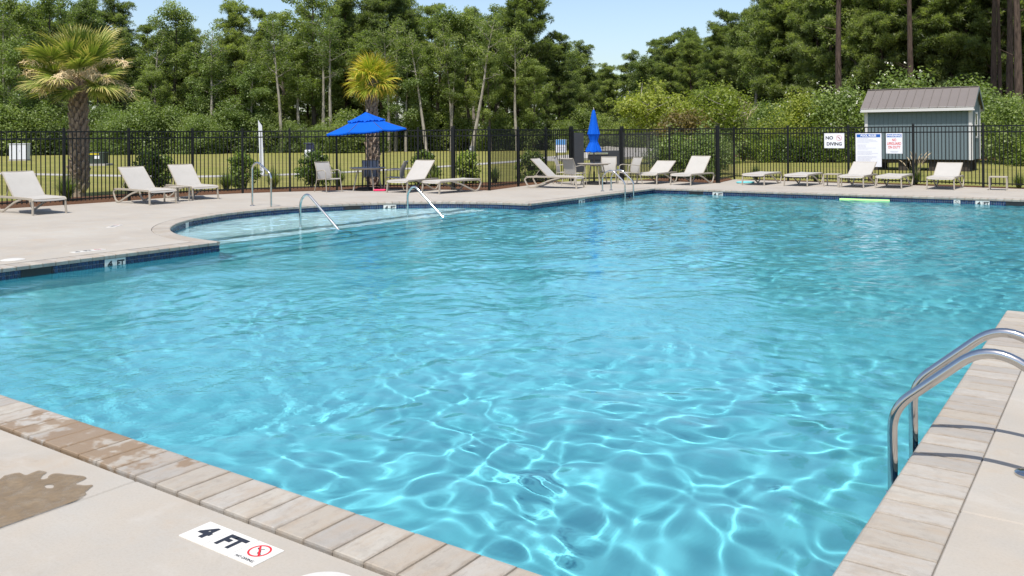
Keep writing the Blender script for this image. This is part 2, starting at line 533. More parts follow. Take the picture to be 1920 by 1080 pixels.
# splashed wet patches on the near coping, dark and slightly glossy
sep = t.node('ShaderNodeSeparateXYZ'); t.link(wv, sep.inputs[0])
ww = t.noise(wv, 5.5, 4, .55)
near = t.math('LESS_THAN', sep.outputs[1], 2.78)
dx = t.math('ABSOLUTE', t.math('ADD', sep.outputs[0], 4.72))
fall = t.math('SUBTRACT', .66, t.math('MULTIPLY', dx, .26))
edge_ = t.math('MULTIPLY', t.math('SUBTRACT', fall, ww), 14.0)
clampn = t.node('ShaderNodeClamp'); t.link(edge_, clampn.inputs[0])
wet = t.math('MULTIPLY', clampn.outputs[0], near)
wet = t.math('MULTIPLY', wet, t.math('LESS_THAN', dx, .85))
c = t.mix(t.math('MULTIPLY', wet, .72), c, (.20, .125, .062))
t.bump(t.math('ADD', t.math('MULTIPLY', streak2, .7), t.math('MULTIPLY', grit, .5)), .55, .006)
M_coping = t.set(c, t.math('SUBTRACT', .85, t.math('MULTIPLY', wet, .35)), 0, .3)

def stone_mesh(w, d, h, seed, taper=0.0):
    """a paver with eased, slightly uneven edges; local x is its depth (from the deck to the pool), y along the edge"""
    r = random.Random(seed)
    hx, hy = d / 2, w / 2
    b = .007
    def j(a): return r.uniform(-a, a)
    rings = []
    for z, ins, nose in ((-h, .0, .004), (-.012, 0, 0), (-.003, b * .5, .006), (0, b * 1.3, .016)):
        rings.append([(-hx + ins * .6, -hy * (1 + taper) + ins + j(.0012), z), (hx - ins - nose, -hy * (1 - taper) + ins + j(.0012), z + j(.0008)),
                      (hx - ins - nose, hy * (1 - taper) - ins + j(.0012), z + j(.0008)), (-hx + ins * .6, hy * (1 + taper) - ins + j(.0012), z)])
    mb = MB()
    mb.add([p for rg in rings for p in rg],
           [(3, 2, 1, 0), (12, 13, 14, 15)] + [(r_ * 4 + k, r_ * 4 + (k + 1) % 4, (r_ + 1) * 4 + (k + 1) % 4, (r_ + 1) * 4 + k) for r_ in range(3) for k in range(4)])
    return mb.mesh('coping_stone', M_coping)
coping = thing('pool_coping', None, None, kind='structure')
PITCH = .1725
stones = [stone_mesh(PITCH - .0032, CO, .055, 50 + k) for k in range(6)]
nose_over = .022
def lay(x, y, ang, me):
    o = link('coping_stone', me, coping, (x, y, random.uniform(-.0006, .0012)), ang + random.uniform(-.004, .004))
    return o
def lay_run(a, b, inward, skip=0.0):
    """stones from a to b along the water's edge; inward = unit vector to the pool"""
    a, b = Vector(a), Vector(b); L = (b - a).length; n = max(1, round(L / PITCH)); d = (b - a) / n
    ang = atan2(inward[1], inward[0])
    for k in range(n):
        p = a + d * (k + .5)
        o = lay(p.x + inward[0] * (nose_over - CO / 2), p.y + inward[1] * (nose_over - CO / 2), ang, random.choice(stones))
        o.scale = (1, (L / n) / PITCH, 1)
lay_run((-8.62, PY0), (RX + .002, PY0), (0, 1))
lay_run((-12.09, PY0), (-8.62, PY0), (0, 1))
# the right-hand edge and its end; the corner stones meet the run square on
lay_run((RX, PY0 - CO + .03), (RX, RY + .0), (-1, 0))
lay_run((RX + CO - nose_over, RY), (3.9, RY), (0, 1))
lay_run((PX0, PY0), (PX0, 8.73), (1, 0))
lay_run((PX0, 17.67), (PX0, PY1 + CO), (1, 0))
lay_run((PX0 + nose_over, PY1), (6.2, PY1), (0, -1))
NB = 78
wedge = [stone_mesh(2 * BAY[2] * sin(pi / NB / 2) * 1.035 - .005, CO, .055, 80 + k, .034) for k in range(4)]
for k in range(NB):
    a = -pi / 2 - .004 - (pi - .008) * (k + .5) / NB
    rr = BAY[2] - nose_over + CO / 2
    lay(BAY[0] + rr * cos(a), BAY[1] + rr * sin(a), a + pi, wedge[k % 4])
# mortar line and bond beam under the stones
def band(pts, off_in, off_out, z0, z1, name, mat, parent=None, closed=False):
    """a wall following pts (pool on the left-hand side); off_in towards the pool"""
    mb = MB(); P = [Vector(p) for p in pts]
    def offs(o):
        out = []
        for i, p in enumerate(P):
            a = P[i - 1] if i else None; b = P[i + 1] if i < len(P) - 1 else None
            n1 = None
            if a is not None: d = (p - a).normalized(); n1 = Vector((-d.y, d.x))
            if b is not None:
                d = (b - p).normalized(); n2 = Vector((-d.y, d.x))
                if n1 is None: n1 = n2
                else:
                    m = (n1 + n2); m = m / max(m.length_squared / 2, .3); n1 = m
            out.append(p + n1 * o)
        return out
    A, B = offs(off_in), offs(-off_out)
    n = len(P)
    vs = [(*p, z1) for p in A] + [(*p, z0) for p in A] + [(*p, z1) for p in B] + [(*p, z0) for p in B]
    fs = []
    for i in range(n - 1):
        fs += [(i, n + i, n + i + 1, i + 1), (i, i + 1, 2 * n + i + 1, 2 * n + i), (n + i, 3 * n + i, 3 * n + i + 1, n + i + 1), (2 * n + i, 2 * n + i + 1, 3 * n + i + 1, 3 * n + i)]
    fs += [(0, 2 * n, 3 * n, n), (n - 1, 2 * n - 1, 4 * n - 1, 3 * n - 1)]
    mb.add(vs, fs)
    return mb.build(name, mat, parent)
EDGE = [(PX0, PY1), (PX0, 17.62)] + list(reversed(bay_pts(BAY[2], n=72)))[1:-1] + [(PX0, 8.78), (PX0, PY0), (RX, PY0), (RX, RY), (13.9, RY)]
EDGE_FAR = [(13.9, PY1), (PX0, PY1)]
t = NT('grout'); M_grout = t.set(t.mix(t.noise(t.world(), 30), (.22, .23, .24), (.32, .33, .33)), .85)
beam = thing('bond_beam', None, None, kind='structure')
for e in (EDGE, EDGE_FAR):
    band(e, -.004, .26, -.30, -.058, 'grout_bed', M_grout, beam)

# waterline tile: three courses of navy glazed squares
t = NT('navy_tile')
rv = t.attr('shade').outputs['Fac']
c = t.ramp(rv, [(0, (.006, .014, .05)), (.5, (.010, .026, .085)), (.8, (.016, .045, .12)), (1, (.008, .03, .06))])
M_tile = t.set(c, .18, 0, .5)
tiles = MB(); shade = []
TS = .0525
def tile_run(pts):
    P = [Vector(p) for p in pts]
    for a, b in zip(P[:-1], P[1:]):
        d = b - a; L = d.length
        if L < .02: continue
        u = d / L; nrm = Vector((-u.y, u.x)); n = max(1, round(L / TS))
        for k in range(n):
            for r in range(4):
                c0 = a + u * (L * k / n + .0025); c1 = a + u * (L * (k + 1) / n - .0025)
                z1 = -.060 - r * TS; z0 = z1 - TS + .005
                f = nrm * .003; bk = nrm * -.004
                b_ = .0012
                vs = [(*(c0 + bk), z0), (*(c1 + bk), z0), (*(c1 + bk), z1), (*(c0 + bk), z1),
                      (*(c0 + f + u * b_), z0 + b_), (*(c1 + f - u * b_), z0 + b_), (*(c1 + f - u * b_), z1 - b_), (*(c0 + f + u * b_), z1 - b_)]
                tiles.add(vs, [(4, 5, 6, 7), (0, 1, 5, 4), (1, 2, 6, 5), (2, 3, 7, 6), (3, 0, 4, 7)])
                shade.extend([random.random()] * 5)
vis = [(PX0, PY1), (PX0, 17.62)] + list(reversed(bay_pts(BAY[2], n=60)))[1:-1] + [(PX0, 8.78), (PX0, PY0)]
tile_run(vis); tile_run([(8, PY1), (PX0, PY1)]); tile_run([(RX, PY0), (RX, RY), (6, RY)])
tm = tiles.mesh('waterline_tiles', M_tile)
at_ = tm.attributes.new('shade', 'FLOAT', 'FACE'); at_.data.foreach_set('value', np.array(shade, np.float32))
tag(link('waterline_tiles', tm), kind='stuff')

# dried-edge splash on the near deck slab
t = NT('wet_concrete')
c = t.ramp(t.noise(t.world(), 9, 6, .7), [(.3, (.18, .125, .068)), (.55, (.225, .16, .09)), (.75, (.28, .21, .13))])
c = t.mix(t.math('MULTIPLY', t.noise(t.world(), 150, 2), .4), c, (.15, .115, .075))
M_wet = t.set(c, .55, 0, .4)
tp = t.node('ShaderNodeBsdfTransparent'); mx = t.node('ShaderNodeMixShader')
t.link(t.math('MULTIPLY', t.ramp(t.noise(t.world(), 14, 4, .6), [(.35, (.1, .1, .1)), (.75, (.6, .6, .6))]), 1.0), mx.inputs[0])
t.link(t.b.outputs[0], mx.inputs[1]); t.link(tp.outputs[0], mx.inputs[2]); t.link(mx.outputs[0], t.out.inputs[0])
ws = [(-4.62, 1.86), (-4.55, 1.98), (-4.47, 2.045), (-4.505, 2.10), (-4.49, 2.155), (-4.43, 2.16), (-4.43, 2.225), (-4.375, 2.235), (-4.325, 2.18), (-4.30, 2.195), (-4.335, 2.245), (-4.26, 2.285),
      (-4.17, 2.318), (-4.135, 2.29), (-4.12, 2.24), (-4.07, 2.25), (-4.03, 2.275), (-4.005, 2.25), (-3.985, 2.215), (-3.955, 2.205), (-3.945, 2.16), (-3.922, 2.14), (-3.922, 1.70), (-4.35, 1.62)]
dense = []
n_ = len(ws)
for i in range(n_):            # rounded outline (Catmull-Rom) with a slightly ragged edge
    p0, p1, p2, p3 = (Vector(ws[(i + o_) % n_]) for o_ in (-1, 0, 1, 2))
    for k in range(6):
        u_ = k / 6
        q = .5 * (2 * p1 + (p2 - p0) * u_ + (2 * p0 - 5 * p1 + 4 * p2 - p3) * u_ ** 2 + (3 * p1 - p0 - 3 * p2 + p3) * u_ ** 3)
        if i in (21, 22, 23): q = p1.lerp(p2, u_)
        else: q = q + Vector((sin(q.x * 90 + q.y * 40), cos(q.y * 110 - q.x * 30))) * .004
        dense.append((q.x, q.y))
def blob(cx, cy, rx, ry): return [(cx + rx * cos(a) * random.uniform(.7, 1.15), cy + ry * sin(a) * random.uniform(.7, 1.15)) for a in [k * pi / 5 for k in range(10)]]
o = poly_sheet('water_stain', [dense, blob(-4.19, 2.155, .035, .018), blob(-4.2, 1.84, .025, .012)], .004, M_wet)
tag(o, 'brown wet splash drying on the near left deck slab', 'water stain', kind='thing')

# ------------------------------------------------------------------ depth markers, skimmers, steel rails
t = NT('marker_white'); M_mark = t.set(t.mix(t.noise(t.coord(), 30), (.55, .53, .49), (.62, .60, .56)), .35, 0, .5)
t = NT('marker_black'); M_mblack = t.set((.018, .017, .022), .4)
t = NT('marker_red'); M_mred = t.set((.55, .015, .02), .4)
def no_diving_icon(mb, cx, cy, R, z, mi_ring, mi_man, ring=.17):
    n = 28; vs = []; fs = []
    for k in range(n):
        a = 2 * pi * k / n
        vs += [(cx + R * cos(a), cy + R * sin(a), z), (cx + R * (1 - ring) * cos(a), cy + R * (1 - ring) * sin(a), z)]
    for k in range(n):
        k2 = (k + 1) % n; fs.append((2 * k, 2 * k2, 2 * k2 + 1, 2 * k + 1))
    mb.add(vs, fs, mi_ring)
    def bar(x0, y0, x1, y1, w, zz, mi):
        d = Vector((x1 - x0, y1 - y0)).normalized(); q = Vector((-d.y, d.x)) * w / 2
        mb.add([(cx + R * x0 - R * q.x, cy + R * y0 - R * q.y, zz), (cx + R * x1 - R * q.x, cy + R * y1 - R * q.y, zz), (cx + R * x1 + R * q.x, cy + R * y1 + R * q.y, zz), (cx + R * x0 + R * q.x, cy + R * y0 + R * q.y, zz)], [(0, 1, 2, 3)], mi)
    bar(-.52, .30, .10, .02, .15, z, mi_man); bar(.05, .04, .42, -.34, .13, z, mi_man); bar(.02, .0, .2, -.42, .1, z, mi_man); bar(-.2, .2, .15, .42, .09, z, mi_man)
    mb.add([(cx + R * (.52 + .1 * cos(a)), cy + R * (-.42 + .1 * sin(a)), z) for a in [k * pi / 4 for k in range(8)]], [tuple(range(8))], mi_man)
    bar(-.6, .6, .6, -.6, ring, z + .0006, mi_ring)
def depth_marker(name, label, M4, tiles3=True, group=None):
    """white ceramic tiles reading 4 FT (and the no diving tile); local x runs along the text, y up the text"""
    e = thing(name, label, 'depth marker', group=group); e.matrix_world = M4
    n = 3 if tiles3 else 2; w = .158
    for k in range(n):
        mb = MB(); mb.box(((k - (n - 1) / 2) * w, 0, 0), (w - .003, .155, .012), bev=.0015)
        mb.build('marker_tile', M_mark, e)
    zt = .0068
    for txt, k, sx in (('4', 0, 1.25), ('FT', 1, 1.0)):
        vs, fs = text_mesh(txt, .118, bold=.0062, width=sx * .90)
        mb = MB(); mb.add([((k - (n - 1) / 2) * w + x, y, zt) for x, y, z in vs], fs)
        mb.build('lettering', M_mblack, e)
    if tiles3:
        mb = MB(); no_diving_icon(mb, w, .018, .048, zt, 0, 1)
        mb.build('no_diving_symbol', [M_mred, M_mblack], e)
        vs, fs = text_mesh('NO DIVING', .0205, bold=.0004)
        mb = MB(); mb.add([(w + x, y - .056, zt) for x, y, z in vs], fs); mb.build('lettering', M_mblack, e)
    return e
def frame(o, x, y, z=None):
    x, y = Vector(x).normalized(), Vector(y).normalized(); z = x.cross(y)
    m = Matrix((x, y, z)).transposed().to_4x4(); m.translation = o; return m
depth_marker('depth_marker', 'white 4 FT no diving tiles set in the near deck beside the coping', frame((-2.99, 2.267, -.0012), (1, 0, 0), (0, 1, 0)))
depth_marker('depth_marker', 'white depth tiles seen edge-on in the left deck above the wall marker', frame((-12.47, 7.0, -.0012), (0, 1, 0), (-1, 0, 0)))
depth_marker('depth_marker', 'small white depth tiles in the deck behind the rounded bay corner', frame((-15.55, 9.25, -.0012), (cos(2.3), sin(2.3), 0), (-sin(2.3), cos(2.3), 0)))
WM = dict(tiles3=False)
depth_marker('depth_marker', '4 FT tiles on the left pool wall among navy tiles', frame((PX0 + .004, 7.02, -.138), (0, 1, 0), (0, 0, 1)), **WM)
depth_marker('depth_marker', 'tiny depth tiles on the pool wall just left of the far ladder', frame((PX0 + .004, 20.11, -.138), (0, 1, 0), (0, 0, 1)), **WM)
depth_marker('depth_marker', '4 FT tiles on the far wall below the two raised loungers', frame((-9.78, PY1 - .004, -.138), (1, 0, 0), (0, 0, 1)), **WM)
depth_marker('depth_marker', '4 FT tiles on the far wall below the small end table', frame((-2.91, PY1 - .004, -.138), (1, 0, 0), (0, 0, 1)), **WM)
ab = -pi / 2 - 2.32
depth_marker('depth_marker', 'depth tiles on the curved bay wall beside the right handrail', frame((BAY[0] + (BAY[2] - .006) * cos(ab), BAY[1] + (BAY[2] - .006) * sin(ab), -.138), (sin(ab), -cos(ab), 0), (0, 0, 1)), **WM)
for lab, m in (('single white tile with a symbol on the far wall', frame((-3.48, PY1 - .005, -.125), (1, 0, 0), (0, 0, 1))),
               ('single white tile on the bay wall at its rounded left end', frame((BAY[0] + 4.414 * cos(-2.55), BAY[1] + 4.414 * sin(-2.55), -.128), (-sin(-2.55), cos(-2.55), 0), (0, 0, 1)))):
    e = thing('symbol_tile', lab, 'wall tile'); e.matrix_world = m
    mb = MB(); mb.box((0, 0, 0), (.15, .15, .012), bev=.0015); mb.build('marker_tile', M_mark, e)
    mb = MB(); no_diving_icon(mb, 0, 0, .05, .0068, 0, 1); mb.build('no_diving_symbol', [M_mblack, M_mblack], e)

t = NT('skimmer_dark'); M_skim = t.set((.012, .012, .012), .5)
for lab, m, w in (('dark skimmer opening in the left pool wall', frame((PX0 + .002, 5.93, -.125), (0, 1, 0), (0, 0, 1)), .40),
                  ('dark skimmer opening in the far wall below a raised lounger', frame((-10.45, PY1 - .002, -.125), (1, 0, 0), (0, 0, 1)), .42),
                  ('dark skimmer opening in the far wall at the right', frame((-2.15, PY1 - .002, -.125), (1, 0, 0), (0, 0, 1)), .5),
                  ('dark skimmer opening in the curved bay wall', frame((BAY[0] + 4.415 * cos(-3.68), BAY[1] + 4.415 * sin(-3.68), -.125), (sin(-3.68), -cos(-3.68), 0), (0, 0, 1)), .42)):
    e = thing('skimmer', lab, 'pool skimmer'); e.matrix_world = m
    mb = MB()
    for s_ in (-1, 1): mb.box((s_ * w / 2, 0, 0), (.018, .13, .016))
    mb.box((0, .06, 0), (w, .012, .016)); mb.build('frame', M_skim, e)
    mb = MB(); mb.box((0, 0, -.0005), (w - .02, .118, .008)); mb.build('weir_flap', M_skim, e)
t = NT('lid_plastic'); M_lid = t.set(t.mix(t.noise(t.coord(), 20), (.50, .48, .44), (.58, .56, .52)), .5)
for lab, x, y in (('round white skimmer lid at the bottom edge of the near deck', -2.40, 2.20), ('round white skimmer lid on the left deck behind the skimmer', -12.45, 5.93),
                  ):
    e = thing('deck_skimmer', lab, 'skimmer lid', (x, y, 0))
    mb = MB(); mb.lathe([(.150, .001), (.150, .004), (.142, .006)], 36); mb.build('collar', M_lid, e, True)
    mb = MB(); mb.lathe([(.128, .0062), (.128, .0085), (.122, .010), (.0, .0105)], 36); mb.build('lid', M_lid, e, True)

t = NT('stainless_steel')
n = t.noise(t.world((4, 4, 160)), 3, 3)
t.bump(n, .04, .001)
M_steel = t.set((.56, .55, .53), t.ramp(t.noise(t.world(), 6), [(.3, (.07,) * 3), (.7, (.15,) * 3)]), 1.0)
t = NT('black_plastic'); M_bplast = t.set((.02, .02, .022), .45)
TR = .0242
def cover(e, x, y):
    mb = MB(); mb.lathe([(.058, .0), (.058, .008), (.045, .018), (TR + .002, .024)], 24, (x, y, .001)); mb.build('cover_plate', M_steel, e, True)
def pool_ladder(name, label, x, y, flip):
    e = thing(name, label, 'pool ladder', (x, y, 0), 0 if flip > 0 else pi)
    for s_ in (-1, 1):
        yy = s_ * .262
        # local +x is the deck side, x = 0 the pool wall
        pts = round_path([(-.075, yy, -1.22), (-.075, yy, .27), (.36, yy, .655), (.66, yy, .46), (.655, yy, 0)], [.11, .19, .22], 9)
        mb = MB(); mb.tube(pts, TR, 16); mb.build('rail', M_steel, e, True)
        cover(e, .655, yy)
        mb = MB(); mb.tube([(-.075, yy, -1.255), (-.075, yy, -1.215)], .03, 12); mb.build('bumper', M_bplast, e, True)
    for z in (-.21, -.50, -.79, -1.08):
        mb = MB(); mb.box((-.055, 0, z), (.10, .49, .045), bev=.008)
        for k in range(5): mb.box((-.09 + k * .0175, 0, z + .0245), (.007, .46, .005))
        tr = mb.build('tread', M_bplast, e)
    for s_ in (-1, 1):
        mb = MB(); mb.tube([(-.105, s_ * .262, -.155), (-.04, s_ * .262, -.155)], .007, 8); mb.build('bolt', M_steel, e, True)
    return e
pool_ladder('pool_ladder', 'large stainless pool ladder arching over the near right coping', RX, 4.952, 1)
pool_ladder('pool_ladder', 'small far ladder on the pool edge beside the closed umbrella table', PX0, 22.68, -1)
def step_rail(label, pts, rads, covers):
    e = thing('handrail', label, 'handrail', pts[0], group='handrails at the entry steps')
    p0 = Vector(pts[0])
    mb = MB(); mb.tube(round_path([Vector(p) - p0 for p in pts], rads, 9), TR, 14); mb.build('rail', M_steel, e, True)
    for c_ in covers: cover(e, c_[0] - p0.x, c_[1] - p0.y)
step_rail('tall handrail standing half on the deck at the bay edge', [(-17.19, 13.73, 0), (-17.19, 13.73, .96), (-16.99, 13.73, 1.06), (-16.51, 13.73, .78), (-16.51, 13.73, -.36)], [.2, .16, .12], [(-17.19, 13.73)])
step_rail('left of the two low handrails rising from the pool steps', [(-13.62, 12.06, -.36), (-13.62, 12.06, .36), (-13.42, 12.06, .53), (-12.52, 12.06, -.17), (-12.2, 12.06, -.42), (-12.2, 12.06, -.96)], [.16, .18, .05, .1], [])
step_rail('right of the two low handrails rising from the pool steps', [(-13.5, 15.15, -.36), (-13.5, 15.15, .36), (-13.3, 15.15, .53), (-12.45, 15.15, -.17), (-12.1, 15.15, -.42), (-12.1, 15.15, -.96)], [.16, .18, .05, .1], [])
e = thing('anchor_cap', 'round steel cover plate set in the deck beside the near ladder', 'cover plate', (-.388, 4.865, 0))
mb = MB(); mb.lathe([(.062, .001), (.062, .012), (.052, .020), (.012, .022), (0, .022)], 28); mb.build('cap', M_steel, e, True)
mb = MB(); mb.lathe([(.008, .0215), (.008, .024), (0, .0245)], 10); mb.build('screw', M_steel, e, True)
# pool noodle afloat at the far wall
t = NT('foam_green'); M_noodle = t.set(t.mix(t.noise(t.coord(), 60), (.38, .72, .22), (.46, .80, .30)), .75)
e = thing('pool_noodle', 'lime green foam noodle floating along the far wall', 'pool noodle', (-5.66, 24.33, WZ + .012), .06)
mb = MB()
for k in range(1): mb.tube([(-.62 + .155 * i, .012 * sin(i), 0) for i in range(9)], .034, 14)
mb.build('foam_body', M_noodle, e, True)
mb = MB()
for s_ in (-1, 1): mb.lathe([(.012, 0), (.012, .002), (0, .003)], 10, (0, 0, 0))
# ------------------------------------------------------------------ black aluminium fence and gate
t = NT('black_powder_coat')
M_black = t.set(t.mix(t.noise(t.world(), 12), (.006, .0065, .007), (.011, .012, .012)), .5, 0, .25)
FH = 1.83
def fence_run(label, pts, zt=FH, first=True, last=True, thick=(), gap=.107, wide=()):
    e = thing('metal_fence', label, 'fence', (*pts[0], 0), group='black metal fences round the pool')
    p0 = Vector((*pts[0], 0))
    pk = MB(); pk.box((0, 0, (zt + .07) / 2), (.020, .020, zt - .09)); pkm = pk.mesh('picket', M_black)
    po = MB(); po.box((0, 0, (zt + .06) / 2 - .01), (.058, .058, zt + .08)); po.box((0, 0, zt + .075), (.066, .066, .02), bev=.006)
    pom = po.mesh('post', M_black)
    po = MB(); po.box((0, 0, (zt + .06) / 2 - .01), (.105, .105, zt + .12)); po.box((0, 0, zt + .10), (.115, .115, .024), bev=.008)
    pom2 = po.mesh('post', M_black)
    for i, p in enumerate(pts):
        if (i == 0 and not first) or (i == len(pts) - 1 and not last): continue
        d = Vector(pts[min(i + 1, len(pts) - 1)]) - Vector(pts[max(i - 1, 0)])
        link('post', pom2 if i in thick else pom, e, Vector((*p, 0)) - p0, atan2(d.y, d.x))
    for si, (a, b) in enumerate(zip(pts[:-1], pts[1:])):
        A, B = Vector((*a, 0)) - p0, Vector((*b, 0)) - p0
        d = B - A; L = d.length; u = d / L; ang = atan2(d.y, d.x)
        for z in (zt - .012, zt - .185, .13):
            mb = MB(); mb.box((0, 0, 0), (L - .06, .026, .036)); o = mb.build('rail', M_black, e); o.location = A + d / 2 + Vector((0, 0, z)); o.rotation_euler.z = ang
        n = round(L / (gap * (2.1 if si in wide else 1)))
        for k in range(1, n):
            link('picket', pkm, e, A + u * (L * k / n), ang)
    return e
fence_run('long curved black fence on the left behind the loungers and the open umbrella', FENCE_L[:-1] + [GATE[0]], thick=(len(FENCE_L) - 1, 11))
fence_run('short black fence between the gate and the inner corner', FENCE_M, thick=(0, 2), wide=(2,))
fence_run('straight black fence on the right carrying the pool signs', FENCE_R, first=False)
# gate: framed leaf with a tall side guard, a solid lower panel, push bar and fine mesh
g0, g1 = Vector((*GATE[0], 0)), Vector((*GATE[1], 0))
gd = g1 - g0; gl_ = gd.length
e = thing('pool_gate', 'black gate with solid panels, mesh and push bar behind the closed umbrella', 'gate', g0, atan2(gd.y, gd.x))
mb = MB()
for x in (.09, gl_ - .09): mb.box((x, 0, .93), (.05, .05, 1.80))
for z in (.10, 1.05, 1.64, 1.81): mb.box((gl_ / 2, 0, z), (gl_ - .23, .04, .05))
mb.build('gate_frame', M_black, e)
pk = MB(); pk.box((0, 0, .95), (.016, .016, 1.68)); pkm = pk.mesh('picket', M_black)
for k in range(1, 16): link('picket', pkm, e, (.09 + (gl_ - .18) * k / 16, 0, 0))
t = NT('dark_panel'); M_panel = t.set(t.mix(t.noise(t.coord(), 5), (.022, .024, .028), (.034, .036, .040)), .55)
mb = MB(); mb.box((.29, -.035, 1.02), (.36, .008, 1.40)); mb.build('side_guard', M_panel, e)
mb = MB(); mb.box((1.24, -.035, .80), (1.10, .008, .56)); mb.build('kick_panel', M_panel, e)
mb = MB(); mb.box((1.0, -.07, .98), (.72, .05, .07), bev=.012); mb.build('push_bar', M_steel, e)
mb = MB(); mb.box((1.0, -.052, .85), (.74, .03, .19)); mb.build('bar_housing', M_bplast, e)
# woven mesh above the panel, real wires
t = NT('mesh_wire'); M_wire = t.set((.03, .032, .034), .6)
mb = MB()
for k in range(64):
    x = .52 + k * .0212
    if x < gl_ - .1: mb.box((x, -.03, 1.37), (.0045, .0045, .56))
for k in range(26): mb.box((.52 + (gl_ - .62) / 2, -.026, 1.10 + k * .0212), (gl_ - .62, .0045, .0045))
tag(mb.build('mesh_screen', M_wire, e), kind='stuff')
mesh_e = thing('mesh_panel', 'dark mesh screen on the fence right of the gate', 'mesh screen', g1, atan2(.1, 1.8))
mb = MB()
for k in range(66): mb.box((.05 + k * .0212, -.055, .95), (.0045, .0045, 1.5))
for k in range(72): mb.box((.74, -.05, .2 + k * .0212), (1.40, .0045, .0045))
tag(mb.build('mesh_wires', M_wire, mesh_e), kind='stuff')

# ------------------------------------------------------------------ ground
t = NT('lawn_grass')
p = t.world()
n1 = t.noise(p, .09, 5, .6); n2 = t.noise(p, 1.1, 5, .65); n3 = t.noise(t.world((9, 9, 9)), 1.6, 4, .7)
strp = t.noise(t.world((.12, .9, 1)), 1.0, 3)
c = t.ramp(n2, [(.28, (.165, .178, .042)), (.5, (.24, .232, .065)), (.72, (.32, .285, .105))])
c = t.mix(t.math('MULTIPLY', t.ramp(n1, [(.4, (0, 0, 0)), (.65, (1, 1, 1))]), .55), c, (.26, .215, .085))
c = t.mix(t.math('MULTIPLY', t.ramp(strp, [(.45, (0, 0, 0)), (.6, (1, 1, 1))]), .35), c, (.12, .14, .03))
c = t.mix(t.math('MULTIPLY', n3, .40), c, (.09, .10, .022))
t.bump(n3, .9, .05)
M_lawn = t.set(c, .95, 0, .1)
R_ = 700
poly = [(-R_, -R_), (R_, -R_), (R_, R_), (-R_, R_)]
tag(poly_sheet('lawn', [poly, FOOT], -.13, M_lawn), kind='structure')
# pine straw bed along the outside of the fence
t = NT('pine_straw')
p = t.world()
c = t.ramp(t.noise(t.world((40, 40, 40)), 1, 5, .75, .6), [(.25, (.045, .022, .012)), (.5, (.13, .065, .036)), (.75, (.23, .13, .075))])
t.bump(t.noise(t.world((60, 60, 60)), 1, 4, .8), 1.0, .04)
M_straw = t.set(c, .95, 0, .1)
def offset_line(pts, o):
    P = [Vector(q) for q in pts]; out = []
    for i, q in enumerate(P):
        d = (P[min(i + 1, len(P) - 1)] - P[max(i - 1, 0)]).normalized()
        out.append((q.x - d.y * o, q.y + d.x * o))
    return out
for pts, w in ((FENCE_L[:12], 3.1), (FENCE_R, 1.25)):
    jag = [(x + random.uniform(-.25, .25), y + random.uniform(-.25, .25)) for x, y in offset_line(pts, w)]
    tag(poly_sheet('mulch_bed', [offset_line(pts, -.03) + list(reversed(jag))], -.03, M_straw, .08), kind='structure')
jag = [(-17.5, 27.2), (-19.2, 24.5), (-18.6, 22.8), (-17.2, 22.6)]
tag(poly_sheet('mulch_bed', [[(-16.76, 20.92), (-15.63, 21.18), (-15.98, 23.2), (-16.27, 25.3), (-16.12, 26.7)] + jag], -.025, M_straw, .08), kind='structure')
tag(poly_sheet('mulch_bed', [[(-14.8, 28.13), (-13, 28.23), (-11.2, 28.02), (-11.57, 30.5), (-12.2, 31.8), (-14.5, 31.2)]], -.03, M_straw, .08), kind='structure')
tag(poly_sheet('mulch_bed', [[(-24.5, 56), (-21.5, 60.2), (-17, 64.5), (-12, 63.0), (-6, 62.0), (4, 60), (4, 90), (-40, 95), (-34, 70)]], -.10, M_straw, .06), kind='structure')

t = NT('pale_concrete')
M_pave = t.set(t.ramp(t.noise(t.world(), 1.2, 5), [(.3, (.30, .28, .255)), (.7, (.38, .36, .33))]), .85)
pn = [(-52, 20.5), (-40.33, 22.28), (-34.05, 23.6), (-32.2, 25.64), (-30.87, 29.23), (-31.05, 34.69), (-31.36, 39.59), (-32.34, 46.34), (-32.54, 52.51)]
pf = [(-53, 21.6), (-41.2, 23.2), (-35.2, 24.7), (-33.3, 26.6), (-32.0, 29.9), (-32.2, 34.95), (-32.7, 39.9), (-33.9, 46.6), (-35.0, 53.0)]
tag(poly_sheet('footpath', [pn + list(reversed(pf))], -.10, M_pave, .06), kind='structure')
rd = [(-21.5, 57.0), (-23.6, 58.6), (-30.5, 60.5), (-33.5, 66), (-36.6, 79.6), (-38, 100), (-66, 158), (-60, 162), (-31, 101), (-28, 84), (-25.6, 72), (-22.2, 62.5)]
rd = [(-32.54, 52.5), (-33.95, 64.8), (-36.4, 79.6), (-38, 100), (-50, 140), (-72, 142), (-56, 108), (-47, 88), (-41, 68), (-37.5, 54)]
tag(poly_sheet('road', [[(-31.5, 50), (-29, 58), (-28, 68), (-30, 84), (-40, 120), (-56, 160), (-92, 156), (-66, 112), (-47, 84), (-40, 66), (-36, 52)]], -.095, M_pave, .06), kind='structure')
mb = MB()
for a, b in zip([(-31.4, 50), (-28.9, 58), (-27.9, 68)], [(-28.9, 58), (-27.9, 68), (-29.9, 84)]):
    d = Vector(b) - Vector(a); mb.box(((a[0] + b[0]) / 2 + .15, (a[1] + b[1]) / 2, -.04), (d.length, .16, .16), rot=Matrix.Rotation(atan2(d.y, d.x), 3, 'Z'))
tag(mb.build('road_kerb', M_pave), kind='structure')
